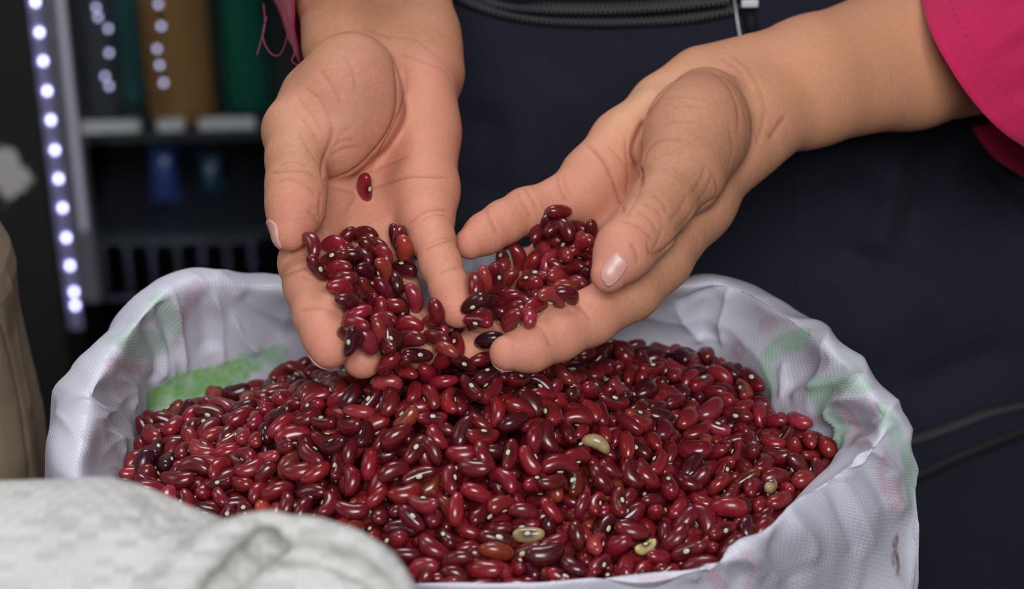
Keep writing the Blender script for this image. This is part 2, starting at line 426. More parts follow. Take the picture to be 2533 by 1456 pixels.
def build_arm(A, creases, tones, h=0.0009, base=TAN):
    f = arm_sdf(A); lo, hi = bounds(A)
    V, F = surface(f, lo, hi, h)
    bvh = BVHTree.FromPolygons(V.tolist(), F.tolist())
    _, N = grad(f, V, h)
    cr = np.zeros(len(V), np.float32); disp = np.zeros(len(V), np.float32)
    for wd, dp, pts in creases:
        pp = catmull([(x, y, 0) for x, y in pts], 5)
        hits = []
        for q in pp:
            hit = bvh.ray_cast(CAM_LOC, ray_dir(q.x, q.y).normalized())
            if hit[0] is not None: hits.append(np.array(hit[0], dtype=np.float32))
        if len(hits) < 2: continue
        H = np.array(hits); wm = wd * 0.001
        sel = np.where(((V > H.min(0) - 5 * wm) & (V < H.max(0) + 5 * wm)).all(1))[0]
        if not len(sel): continue
        best = np.full(len(sel), 1.0); tt = np.zeros(len(sel)); wm = max(wm, 0.00062)
        for i in range(len(H) - 1):
            if np.linalg.norm(H[i + 1] - H[i]) > 0.02: continue
            d, t = seg_dist(V[sel], H[i], H[i + 1])
            m = d < best; best[m] = d[m]; tt[m] = (i + t[m]) / (len(H) - 1)
        env = np.clip(np.minimum(tt, 1 - tt) * 6, 0.15, 1)
        g = np.exp(-(best / wm) ** 2) * env
        wide = np.exp(-(best / (wm * 3.2)) ** 2) * env
        disp[sel] = np.maximum(disp[sel], g * dp * 0.001 * 0.8 + wide * dp * 0.0004)
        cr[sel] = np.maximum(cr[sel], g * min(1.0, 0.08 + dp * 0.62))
    V = V - N * disp[:, None]
    col = np.tile(np.array(base, np.float32), (len(V), 1)); wsum = np.ones(len(V), np.float32) * 0.25; col *= 0.25
    for x, y, d, r, c in tones:
        q = np.linalg.norm(V - _w((x, y, d)), axis=1) / (r * 0.001)
        wt = np.exp(-q * q) * 1.3
        col += wt[:, None] * np.array(c, np.float32); wsum += wt
    e = A['ulna'][-1][0] - A['ulna'][1][0]; e /= np.linalg.norm(e)
    return V, F, cr, col / wsum[:, None], (V @ e).astype(np.float32)
# ------------------------------------------------------------------ the open sack of beans
BEAN_Z = 0.75
# stations round the mouth: where cloth meets beans, the crest of the rolled rim, its outer side (px, py, height)
ST = [((300, 1200, .750), (205, 1200, .785), (120, 1230, .760)), ((325, 1110, .750), (215, 1060, .790), (124, 1090, .765)),
      ((345, 1030, .750), (240, 960, .795), (140, 1000, .770)), ((385, 968, .750), (305, 850, .800), (222, 905, .775)),
      ((470, 955, .746), (412, 733, .805), (335, 795, .780)), ((600, 905, .748), (515, 704, .800), (470, 722, .780)),
      ((720, 868, .750), (650, 712, .790), (640, 735, .765)), ((850, 860, .750), (800, 718, .790), (790, 740, .765)),
      ((1000, 850, .750), (1020, 685, .795), (1010, 710, .770)), ((1150, 845, .750), (1180, 660, .795), (1185, 685, .770)),
      ((1300, 840, .750), (1285, 645, .800), (1300, 665, .770)), ((1480, 848, .750), (1480, 695, .790), (1490, 720, .765)),
      ((1640, 855, .750), (1650, 708, .790), (1665, 730, .765)), ((1770, 872, .750), (1808, 708, .790), (1830, 745, .765)),
      ((1870, 948, .750), (1962, 795, .790), (1990, 832, .765)), ((1960, 1028, .750), (2090, 905, .790), (2130, 955, .765)),
      ((2030, 1066, .750), (2172, 1015, .788), (2228, 1062, .765)), ((2072, 1108, .750), (2168, 1085, .785), (2256, 1150, .760)),
      ((2052, 1160, .750), (2100, 1150, .778), (2256, 1270, .735)), ((1970, 1245, .750), (1985, 1228, .776), (2160, 1420, .715)),
      ((1882, 1350, .748), (1890, 1325, .776), (2010, 1560, .700)), ((1725, 1450, .746), (1740, 1405, .774), (1820, 1640, .705)),
      ((1500, 1490, .746), (1510, 1430, .772), (1530, 1680, .710)), ((1200, 1500, .746), (1200, 1450, .772), (1190, 1700, .710)),
      ((900, 1480, .746), (880, 1430, .774), (820, 1660, .715)), ((620, 1400, .748), (570, 1365, .778), (430, 1540, .730)),
      ((420, 1300, .750), (340, 1295, .782), (205, 1400, .748))]
IN = [at_z(*s[0]) for s in ST]; CR = [at_z(*s[1]) for s in ST]; OU = [at_z(*s[2]) for s in ST]
BAG_C = sum(IN, Vector()) / len(IN)
def closed_catmull(pts, n):
    m = len(pts); out = np.zeros((n, 3))
    P = np.array([tuple(p) for p in pts])
    for k in range(n):
        u = k / n * m; i = int(u); t = u - i
        p0, p1, p2, p3 = P[(i - 1) % m], P[i % m], P[(i + 1) % m], P[(i + 2) % m]
        out[k] = 0.5 * (2 * p1 + (p2 - p0) * t + (2 * p0 - 5 * p1 + 4 * p2 - p3) * t * t + (3 * p1 - p0 - 3 * p2 + p3) * t ** 3)
    return out
def resample(P, n):
    d = np.linalg.norm(np.roll(P, -1, 0) - P, axis=1); s = np.concatenate([[0], np.cumsum(d)])
    Q = np.vstack([P, P[:1]]); t = np.linspace(0, s[-1], n, endpoint=False)
    return np.stack([np.interp(t, s, Q[:, k]) for k in range(3)], 1)
def vnoise(seed, P, scale):
    """smooth value noise on 2-D/3-D points"""
    r = np.random.RandomState(seed); T = r.rand(4096).astype(np.float32)
    Q = P / scale; i = np.floor(Q).astype(np.int64); f = Q - i; f = f * f * (3 - 2 * f)
    out = 0
    D = P.shape[1]
    for c in range(2 ** D):
        w = 1.0; h = np.zeros(len(P), np.int64) + seed * 131
        for k in range(D):
            b = (c >> k) & 1
            w = w * (f[:, k] if b else 1 - f[:, k]); h = h * 73856093 + (i[:, k] + b) * (19349663 + 83492791 * k)
            h = (h ^ (h >> 13)) & 0x7fffffff
        out = out + w * T[h % 4096]
    return out
def stroke_fields(V, bvh, strokes, jump=0.03):
    """distance fields of strokes seen on a surface: yields (stroke, index, distance, t)"""
    for st in strokes:
        wd = st[0] * 0.001
        pp = catmull([(x, y, 0) for x, y in st[-1]], 4) if len(st[-1]) > 2 else [Vector((x, y, 0)) for x, y in st[-1]]
        if len(st[-1]) == 2: pp = [pp[0].lerp(pp[1], k / 8) for k in range(9)]
        H = []
        for q in pp:
            hit = bvh.ray_cast(CAM_LOC, ray_dir(q.x, q.y).normalized())
            if hit[0] is not None: H.append(np.array(hit[0], dtype=np.float32))
        if len(H) < 2: continue
        H = np.array(H)
        sel = np.where(((V > H.min(0) - 4 * wd) & (V < H.max(0) + 4 * wd)).all(1))[0]
        if not len(sel): continue
        best = np.full(len(sel), 1.0); tt = np.zeros(len(sel))
        for i in range(len(H) - 1):
            if np.linalg.norm(H[i + 1] - H[i]) > jump: continue
            d, t = seg_dist(V[sel], H[i], H[i + 1]); m = d < best; best[m] = d[m]; tt[m] = (i + t[m]) / (len(H) - 1)
        yield st, sel, best, tt
# folds in the cloth (width mm, depth mm [+ valley, - ridge], points)
FOLDS = [(2.2, 3.0, [(425, 715), (440, 790), (452, 860), (455, 930)]), (3.5, -3.0, [(400, 740), (415, 820), (425, 900)]),
         (2.0, 2.6, [(520, 700), (545, 790), (552, 870), (560, 910)]), (5.0, -3.0, [(500, 705), (515, 800), (520, 880)]),
         (2.5, 2.0, [(570, 760), (600, 840), (640, 870)]), (4, -2.5, [(600, 715), (640, 780), (720, 850)]),
         (3.0, 3.0, [(385, 800), (412, 860), (408, 900), (385, 950)]), (4.0, -3.0, [(360, 780), (390, 880), (370, 950)]),
         (3.0, 2.5, [(180, 975), (240, 1000), (300, 1040), (335, 1065)]), (4.0, -2.5, [(200, 955), (270, 975), (335, 1010)]),
         (3.0, 2.0, [(240, 1060), (290, 1090), (310, 1130)]), (2.0, 2.5, [(285, 930), (320, 960), (335, 1020)]),
         (2.2, 2.8, [(1800, 708), (1790, 780), (1785, 860)]), (5.0, -2.5, [(1770, 715), (1745, 780), (1750, 840)]),
         (3.0, 2.6, [(1670, 755), (1700, 800), (1745, 850)]), (2.5, -2.2, [(1800, 706), (1730, 730), (1670, 755)]),
         (2.5, 2.4, [(2075, 890), (2010, 950), (1955, 985)]), (4.0, -2.5, [(2050, 870), (1985, 930), (1935, 965)]),
         (2.0, 2.0, [(1940, 890), (1935, 940), (1940, 985)]), (2.5, 2.2, [(2005, 960), (2070, 940), (2140, 935)]),
         (3.5, 4.0, [(2170, 985), (2090, 985), (2058, 1020), (2075, 1075), (2085, 1095)]), (4.5, -4.0, [(2200, 1010), (2140, 1050), (2090, 1090)]),
         (3, 2.5, [(2140, 1080), (2190, 1130), (2225, 1200)]), (4, -2.5, [(2120, 1110), (2170, 1180), (2200, 1260)]),
         (5, 3.0, [(2080, 1160), (2110, 1260), (2160, 1350)]), (4, 2.5, [(2040, 1200), (2070, 1300), (2110, 1380)]), (6, -3, [(2060, 1170), (2090, 1280), (2130, 1370)]),
         (5, 3.0, [(1940, 1280), (2000, 1330), (2010, 1400)]), (6, -3.5, [(1900, 1320), (1960, 1400), (1980, 1456)]),
         (4, 3.5, [(1780, 1370), (1850, 1380), (1880, 1440)]), (6, -4, [(1730, 1400), (1800, 1410), (1850, 1456)]), (4, 2.5, [(1730, 1400), (1720, 1450)]),
         (4, 2.5, [(1830, 1350), (1900, 1390), (1930, 1456)]), (4, 2.0, [(2160, 1120), (2215, 1220), (2225, 1290)])]
GREEN = (0.30, 0.52, 0.36); PINKP = (0.52, 0.26, 0.32); GREEN2 = (0.20, 0.46, 0.13); MAROON = (0.20, 0.04, 0.05)
# print showing through or on the cloth: (half-width mm, colour, strength, points)
PRINT = [(6, GREEN2, .95, [(370, 985), (440, 965), (520, 945), (600, 915)]), (6, GREEN2, .95, [(440, 945), (520, 935), (590, 910)]), (5, GREEN2, .9, [(375, 1000), (420, 985)]),
         (5, GREEN, .9, [(610, 890), (650, 885), (690, 875)]), (4, GREEN2, .8, [(590, 915), (640, 895)]),
         (7, GREEN, .55, [(300, 840), (345, 850), (400, 850)]), (5, GREEN, .55, [(395, 740), (420, 790), (425, 830)]), (4, GREEN, .4, [(330, 790), (380, 770)]),
         (5, GREEN, .75, [(1905, 965), (1890, 900), (1925, 860), (1990, 835)]), (3, GREEN, .6, [(1920, 960), (1915, 920)]), (3.5, GREEN, .5, [(1935, 865), (1960, 845)]),
         (7, GREEN, .75, [(2020, 965), (2045, 1010), (2070, 1060), (2080, 1090)]), (5, GREEN, .7, [(2020, 960), (2080, 950), (2140, 950)]), (5, GREEN, .45, [(2080, 890), (2110, 925)]),
         (4.5, GREEN, .6, [(2180, 1010), (2205, 1050), (2215, 1080)]), (3.5, GREEN, .6, [(2240, 1100), (2250, 1180), (2250, 1240)]),
         (3, PINKP, .5, [(1885, 800), (1900, 805), (1915, 795)]), (2, PINKP, .5, [(1880, 815), (1895, 790)]), (2.2, PINKP, .45, [(1812, 865), (1825, 845), (1840, 865), (1828, 880), (1812, 865)]),
         (5, PINKP, .45, [(2090, 1010), (2110, 1040)]), (3, PINKP, .4, [(2160, 1010), (2175, 1030)]), (4, PINKP, .35, [(2110, 1090), (2150, 1080)]),
         (2.5, PINKP, .5, [(2190, 1130), (2180, 1180), (2200, 1220)]), (3, PINKP, .5, [(2210, 1190), (2225, 1230), (2215, 1260), (2205, 1220)]),
         (3, PINKP, .45, [(1770, 1385), (1760, 1420), (1790, 1456)]), (3, PINKP, .4, [(1850, 1370), (1870, 1400), (1850, 1456)]), (4, PINKP, .4, [(1640, 1440), (1600, 1445)]),
         # a row of faint pink rounded letters
         (1.3, PINKP, .55, [(262, 893), (272, 905), (284, 898), (276, 888), (262, 893)]), (1.3, PINKP, .55, [(290, 888), (300, 903), (312, 912)]), (1.3, PINKP, .55, [(300, 903), (314, 896), (304, 886)]),
         (1.3, PINKP, .5, [(318, 912), (328, 922), (340, 916), (332, 904), (318, 912)]), (1.3, PINKP, .5, [(345, 905), (350, 930)]), (1.2, PINKP, .5, [(358, 935), (362, 908), (372, 902)]), (1.3, PINKP, .5, [(378, 880), (372, 930)]),
         (1.5, PINKP, .5, [(440, 770), (450, 800), (448, 830)]), (1.6, PINKP, .5, [(452, 765), (466, 775), (460, 790), (450, 780)]), (1.6, PINKP, .45, [(468, 748), (482, 760), (490, 748), (480, 738)]), (1.4, PINKP, .4, [(425, 850), (440, 848)]),
         (3, PINKP, .35, [(490, 705), (460, 735)]),
         (1.6, MAROON, .9, [(2219, 1330), (2215, 1370)]), (1.4, MAROON, .8, [(2212, 1345), (2208, 1390)]), (1.6, MAROON, .8, [(2222, 1385), (2221, 1420)])]
def cloth_material(name, base, cell, rough, bump, dirt=0.25, attr=True, spec=0.4, cells=0.0):
    m = NM(name)
    uv = m.n('ShaderNodeUVMap'); sep = m.n('ShaderNodeSeparateXYZ'); m.l(uv.outputs[0], sep.inputs[0])
    k = math.pi / cell
    sx = m.math('SINE', m.math('MULTIPLY', sep.outputs[0], k)); sy = m.math('SINE', m.math('MULTIPLY', sep.outputs[1], k))
    w = m.math('MULTIPLY', sx, sy)
    wa = m.math('ABSOLUTE', sx); wb = m.math('ABSOLUTE', sy)
    tc = m.n('ShaderNodeTexCoord')
    n = m.n('ShaderNodeTexNoise', i_Scale=14.0, i_Detail=5.0); m.l(tc.outputs['Object'], n.inputs['Vector'])
    n2 = m.n('ShaderNodeTexNoise', i_Scale=160.0, i_Detail=2.0); m.l(tc.outputs['Object'], n2.inputs['Vector'])
    col = (*base, 1)
    dark = tuple(c * 0.80 for c in base)
    c = m.mix(m.ramp(n.outputs[0], 0.45, 0.75, 0, dirt), col, dark)
    if cells:
        sn = m.n('ShaderNodeVectorMath', operation='SNAP'); m.l(uv.outputs[0], sn.inputs[0]); sn.inputs[1].default_value = (cell * 2, cell, 1)
        wn = m.n('ShaderNodeTexWhiteNoise', noise_dimensions='2D'); m.l(sn.outputs[0], wn.inputs['Vector'])
        c = m.mix(m.math('MULTIPLY', m.math('POWER', wn.outputs['Value'], 2.0), cells), c, tuple(x * 0.60 for x in base))
    c = m.mix(m.ramp(w, -1, 1, 0, 0.16), c, tuple(min(1, x * 1.15) for x in base))
    if attr:
        a = m.n('ShaderNodeAttribute', attribute_name='print')
        fac = m.math('MULTIPLY', a.outputs['Alpha'], m.ramp(n2.outputs[0], 0.3, 0.6, 0.55, 1.0))
        c = m.mix(fac, c, a.outputs['Color'])
    hgt = m.math('ADD', m.math('MULTIPLY', w, 0.5), m.math('ADD', m.math('MULTIPLY', wa, 0.35), m.math('MULTIPLY', wb, 0.35)))
    hgt = m.math('ADD', hgt, m.math('MULTIPLY', n2.outputs[0], 0.5))
    m.set(Base_Color=c, Roughness=m.ramp(w, -1, 1, rough - 0.08, rough + 0.08), Normal=m.bump(hgt, bump, 0.0004))
    m.b.inputs['Specular IOR Level'].default_value = spec
    return m.m
BAGCLOTH = cloth_material('woven_white_plastic_cloth', (0.58, 0.57, 0.655), 0.00145, 0.42, 0.35)

NU, NUP = 900, 96
def build_bag():
    I = resample(closed_catmull(IN, 800), NU)
    # keep stations aligned: sample all three curves by the same parameter
    m = len(ST); par = np.linspace(0, m, NU, endpoint=False)
    I = closed_catmull(IN, NU); C = closed_catmull(CR, NU); O = closed_catmull(OU, NU)
    c = np.array(BAG_C)
    out = I - c; out[:, 2] = 0; out /= np.linalg.norm(out, axis=1)[:, None]
    zc = np.array([0, 0, 1.0])
    arc = np.arange(NU) / NU
    wob = lambda s, sc, n=0: (vnoise(s, np.stack([np.cos(arc * 6.2832), np.sin(arc * 6.2832)], 1) * sc + 50, 1.0) - .5) * 2
    K = [I - out * 0.004 - zc * 0.075, I - zc * 0.03, I + out * 0.001,
         I * 0.52 + C * 0.48 + zc * 0.002 + out * 0.002, C, C * 0.5 + O * 0.5 + zc * 0.008 + out * 0.003, O,
         O - zc * 0.045 + out * (0.002 + 0.004 * wob(3, 3))[:, None], O - zc * (0.085 + 0.012 * wob(5, 2))[:, None] + out * (0.000 + 0.006 * wob(4, 5))[:, None]]
    # the hem turns under, and the body of the sack carries on below it
    hem = K[-1]
    K += [hem - out * 0.003 - zc * 0.001, hem - out * 0.006 + zc * 0.02]
    top = O - out * 0.014 + zc * (-0.06)
    ring = np.stack([c[0] + out[:, 0] * 0.205, c[1] + out[:, 1] * 0.165, np.zeros(NU)], 1)
    K += [top - zc * 0.04]
    for z, g in ((0.5, 1.06), (0.3, 1.10), (0.12, 1.06), (0.015, 0.95)):
        r = ring.copy(); r[:, :2] = c[:2] + (ring[:, :2] - c[:2]) * g + out[:, :2] * (0.006 * wob(int(z * 100), 4))[:, None]; r[:, 2] = z; K.append(r)
    K += [np.stack([c[0] + out[:, 0] * 0.10, c[1] + out[:, 1] * 0.08, np.full(NU, 0.003)], 1)]
    K = np.array(K)                                     # knots x NU x 3
    cnt = [6, 6, 16, 14, 10, 10, 14, 12, 2, 3, 4, 7, 6, 5, 4, 2]
    rows = []
    for i in range(len(K) - 1):
        p0, p1, p2, p3 = K[max(i - 1, 0)], K[i], K[i + 1], K[min(i + 2, len(K) - 1)]
        for k in range(cnt[i]):
            t = k / cnt[i]
            if i in (8, 9, 10): rows.append(p1 + (p2 - p1) * t)
            else: rows.append(0.5 * (2 * p1 + (p2 - p0) * t + (2 * p0 - 5 * p1 + 4 * p2 - p3) * t * t + (3 * p1 - p0 - 3 * p2 + p3) * t ** 3))
    rows.append(K[-1])
    G = np.array(rows).astype(np.float32)               # R x NU x 3
    R = len(G)
    gu = np.roll(G, -1, 1) - np.roll(G, 1, 1); gv = np.gradient(G, axis=0)
    Nn = np.cross(gu, gv); Nn /= np.maximum(np.linalg.norm(Nn, axis=2), 1e-9)[:, :, None]
    if (Nn[40] * out).sum() < 0: Nn = -Nn
    V = G.reshape(-1, 3); N = Nn.reshape(-1, 3)
    vlen = np.concatenate([[0], np.cumsum(np.linalg.norm(np.diff(G, axis=0), axis=2).mean(1))])
    ulen = np.linalg.norm(np.roll(O, -1, 0) - O, axis=1).sum()
    a = np.arange(R)[:, None] * NU + np.arange(NU)[None]; b = np.roll(a, -1, 1)
    F = np.stack([a[:-1], b[:-1], b[1:], a[1:]], -1).reshape(-1, 4)
    # soft irregular folds: facets that run across the rim at a slant
    U = np.tile(arc * ulen, R); VV = np.repeat(vlen, NU)
    amp = np.clip((V[:, 2] - 0.55) * 8, 0.15, 1)
    sl = np.stack([U * 1.0 + VV * 0.45, VV * 0.55], 1)
    q = np.abs(vnoise(7, sl, 0.034) - 0.5) * 2; q2 = np.abs(vnoise(9, np.stack([U - VV * 0.6, VV * 0.4], 1), 0.019) - 0.5) * 2
    seam = np.clip(np.minimum(U, ulen - U) / 0.05, 0, 1)
    disp = ((q - 0.4) * 0.0050 + (q2 - 0.4) * 0.0020) * amp * seam
    bvh = BVHTree.FromPolygons(V.tolist(), F.tolist())
    for st, sel, d, t in stroke_fields(V, bvh, FOLDS):
        w = st[0] * 0.001; e = np.clip(np.minimum(t, 1 - t) * 5, 0.1, 1)
        x = np.exp(-np.abs(d) / w * 0.9) if st[1] > 0 else np.exp(-(d / w) ** 2 * 0.6)
        disp[sel] -= x * e * st[1] * 0.001
    V2 = V + N * disp[:, None]
    F = F[:, ::-1] if np.cross(V[F[0, 1]] - V[F[0, 0]], V[F[0, 3]] - V[F[0, 0]]) @ N[F[0, 0]] < 0 else F
    me = mesh_np('bean_sack', V2, F)
    uvl = me.uv_layers.new(name='UVMap')
    vi = np.zeros(len(me.loops), np.int32); me.loops.foreach_get('vertex_index', vi)
    uu = U[vi]; vv = VV[vi]
    uu4 = uu.reshape(-1, 4); w = (uu4.max(1) - uu4.min(1)) > 0.3; uu4[w] = np.where(uu4[w] < 0.1, uu4[w] + ulen, uu4[w])
    uvl.data.foreach_set('uv', np.stack([uu4.ravel(), vv], 1).astype(np.float32).ravel())
    bvh = BVHTree.FromPolygons(V2.tolist(), F.tolist())
    col = np.zeros((len(V2), 4), np.float32); col[:, :3] = GREEN
    for st, sel, d, t in stroke_fields(V2, bvh, PRINT):
        w = st[0] * 0.001; al = np.clip((w - d) / (0.0011) + 0.5, 0, 1) * st[2]
        m2 = al > col[sel, 3]; k = sel[m2]
        col[k, :3] = st[1]; col[k, 3] = al[m2]
    color_attr(me, 'print', col)
    o = link_mesh('bean_sack', me, BAGCLOTH)
    tag(o, 'open white woven sack with rolled rim and faint green print, full of red beans', 'sack')
    return o, I
bag, MOUTH = build_bag()

# ------------------------------------------------------------------ the bean heap
MOUND = at_z(1085, 905, 0.795)
def heap_z(x, y):
    r2 = ((x - MOUND.x) / 1.15) ** 2 + (y - MOUND.y) ** 2
    r = np.sqrt(r2 + 0.0004)
    return BEAN_Z + 0.045 * np.exp(-(r / 0.082) ** 1.6) - 0.004 * np.exp(-((x - MOUND.x - 0.14) ** 2 + (y - MOUND.y) ** 2) / 0.004)
def dip_z(x, y):
    d = at_z(500, 915, .75); return 0.018 * math.exp(-((x - d.x) / .075) ** 2 - ((y - d.y) / .045) ** 2)
def build_bed(drop=0.020):
    # the mass of beans below the ones in sight, as a low-relief surface
    c = np.array(BAG_C); NR, NS = 30, 120
    idx = (np.arange(NS) * NU // NS)
    ring = MOUTH[idx]
    V = [[c[0], c[1], heap_z(c[0], c[1]) - drop]]
    for k in range(1, NR + 1):
        t = k / NR * 1.02
        if t > .985: t = .985
        for p in ring:
            x = c[0] + (p[0] - c[0]) * t; y = c[1] + (p[1] - c[1]) * t
            V.append([x, y, heap_z(x, y) - drop - dip_z(x, y)])
    F = []
    for k in range(NR - 1):
        for j in range(NS):
            a = 1 + k * NS + j; b = 1 + k * NS + (j + 1) % NS
            F.append([a, b, b + NS, a + NS])
    me = bpy.data.meshes.new('bean_mass')
    F = [[0, 1 + j, 1 + (j + 1) % NS] for j in range(NS)] + F
    me.from_pydata(V, [], F); me.update()
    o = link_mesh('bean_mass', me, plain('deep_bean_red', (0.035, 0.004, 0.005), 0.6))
    tag(o, 'mass of red beans filling the sack below the beans on top', 'beans', kind='stuff')
    return o
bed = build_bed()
# ------------------------------------------------------------------ beans
def bean_material(name, from_object):
    m = NM(name)
    if from_object:
        oi = m.n('ShaderNodeObjectInfo'); src = oi.outputs['Color']
    else:
        a = m.n('ShaderNodeAttribute', attribute_name='tint'); src = a.outputs['Color']
    e = m.n('ShaderNodeAttribute', attribute_name='eye')
    tc = m.n('ShaderNodeTexCoord')
    n = m.n('ShaderNodeTexNoise', i_Scale=260.0, i_Detail=3.0); m.l(tc.outputs['Object'], n.inputs['Vector'])
    n2 = m.n('ShaderNodeTexNoise', i_Scale=1500.0, i_Detail=2.0); m.l(tc.outputs['Object'], n2.inputs['Vector'])
    c = m.mix(m.ramp(n.outputs[0], 0.35, 0.7, 0.0, 0.35), src, (0.05, 0.004, 0.006))
    c = m.mix(e.outputs['Fac'], c, (0.022, 0.006, 0.006))
    m.set(Base_Color=c, Roughness=m.ramp(n.outputs[0], 0.3, 0.7, 0.20, 0.34), Normal=m.bump(n2.outputs[0], 0.10, 0.0002))
    m.b.inputs['Specular IOR Level'].default_value = 0.5
    m.b.inputs['Coat Weight'].default_value = 0.25
    m.b.inputs['Coat Roughness'].default_value = 0.12
    return m.m
BEAN_OBJ = bean_material('kidney_bean_skin', True)
BEAN_ATT = bean_material('kidney_bean_skin_heap', False)
HILUM = plain('hilum_cream', (0.62, 0.52, 0.36), 0.55)
BL, BWD, BT = 0.0078, 0.0043, 0.0036         # half length, half width, half thickness
def bean_shape(bend=0.16, taper=0.06, nu=16, nv=9, plump=1.0, wrinkle=0.0, seed=0):
    V = []; E = []
    r = random.Random(seed)
    for j in range(nv + 1):
        th = math.pi * j / nv
        for i in range(nu if 0 < j < nv else 1):
            ph = 2 * math.pi * i / nu
            cx = -math.cos(th); s = max(0.0, math.sin(th)) ** 0.78
            x = cx * BL; y = s * math.cos(ph) * BWD * plump; z = s * math.sin(ph) * BT * plump
            sc = 1 + taper * cx; y *= sc; z *= sc
            y += -bend * BWD * 2.2 * (cx * cx) + bend * BWD * 0.7          # both ends curve to -y
            if y < 0 and abs(cx) < .5: y += 0.00035 * (1 - 4 * cx * cx)     # notch at the eye
            if wrinkle: k = 1 + wrinkle * math.sin(cx * 22 + math.cos(ph) * 2); y *= k; z *= k
            V.append((x, y, z))
            d = math.hypot(x / 0.0031, z / 0.0019)
            E.append(max(0.0, min(1.0, 1.7 - d)) if y < 0 and abs(cx) < 0.55 else 0.0)
    F = []
    def id(j, i):
        if j == 0: return 0
        if j == nv: return len(V) - 1
        return 1 + (j - 1) * nu + i % nu
    for j in range(nv):
        for i in range(nu):
            if j == 0: F.append((id(0, 0), id(1, i + 1), id(1, i)))
            elif j == nv - 1: F.append((id(j, i), id(j, i + 1), id(nv, 0)))
            else: F.append((id(j, i), id(j, i + 1), id(j + 1, i + 1), id(j + 1, i)))
    return V, F, E
def hilum_shape(bend=0.16, plump=1.0, n=8):
    y0 = -BWD * plump + bend * BWD * 0.7 + 0.00035 - 0.00030
    V = [(0, y0 - 0.00015, 0)]; F = []
    for rr, dy in ((0.7, -0.00008), (1.0, 0.0003)):
        for i in range(n):
            a = 2 * math.pi * i / n
            V.append((math.cos(a) * 0.00150 * rr, y0 + dy, math.sin(a) * 0.00098 * rr))
    F = [(0, 1 + i, 1 + (i + 1) % n) for i in range(n)] + [(1 + i, 1 + n + i, 1 + n + (i + 1) % n, 1 + (i + 1) % n) for i in range(n)]
    return V, F
VARS = [(0.16, 0.06, 1.0, 0), (0.22, -0.05, 0.93, 0), (0.10, 0.10, 1.08, 0), (0.28, 0.02, 1.0, 0), (0.07, -0.08, 0.98, 0)]
BEAN_SH = [bean_shape(b, t, plump=p) for b, t, p, w in VARS]
HIL_SH = [hilum_shape(b, p) for b, t, p, w in VARS]
BEAN_ME = []; HIL_ME = []
for (V, F, E), (HV, HF) in zip(BEAN_SH, HIL_SH):
    me = bpy.data.meshes.new('kidney_bean'); me.from_pydata(V, [], F); me.update()
    me.polygons.foreach_set('use_smooth', [True] * len(me.polygons)); float_attr(me, 'eye', E); me.materials.append(BEAN_OBJ)
    BEAN_ME.append(me)
    me = bpy.data.meshes.new('hilum'); me.from_pydata(HV, [], HF); me.update()
    me.polygons.foreach_set('use_smooth', [True] * len(me.polygons)); me.materials.append(HILUM)
    HIL_ME.append(me)
# ------------------------------------------------------------------ room
def quad_slab(name, lo, hi, mat):
    bm = bmesh.new(); lo = Vector(lo); hi = Vector(hi)
    box_bm(bm, (lo + hi) / 2, (hi - lo)); o = bm_obj(name, bm, mat); tag(o, kind='structure'); return o
concrete = NM('dark_worn_concrete')
_tc = concrete.n('ShaderNodeTexCoord'); _n = concrete.n('ShaderNodeTexNoise', i_Scale=6.0, i_Detail=8.0); concrete.l(_tc.outputs['Object'], _n.inputs['Vector'])
concrete.set(Base_Color=concrete.mix(_n.outputs[0], (0.05, 0.048, 0.045), (0.10, 0.095, 0.09)), Roughness=0.85, Normal=concrete.bump(_n.outputs[0], 0.3, 0.01))
quad_slab('floor', (-2.2, -0.9, -0.05), (2.2, 3.0, 0.0), concrete.m)
quad_slab('wall_back', (-2.2, 3.0, -0.05), (2.2, 3.1, 3.0), plain('dark_wall_paint', (0.016, 0.016, 0.018), 0.8))

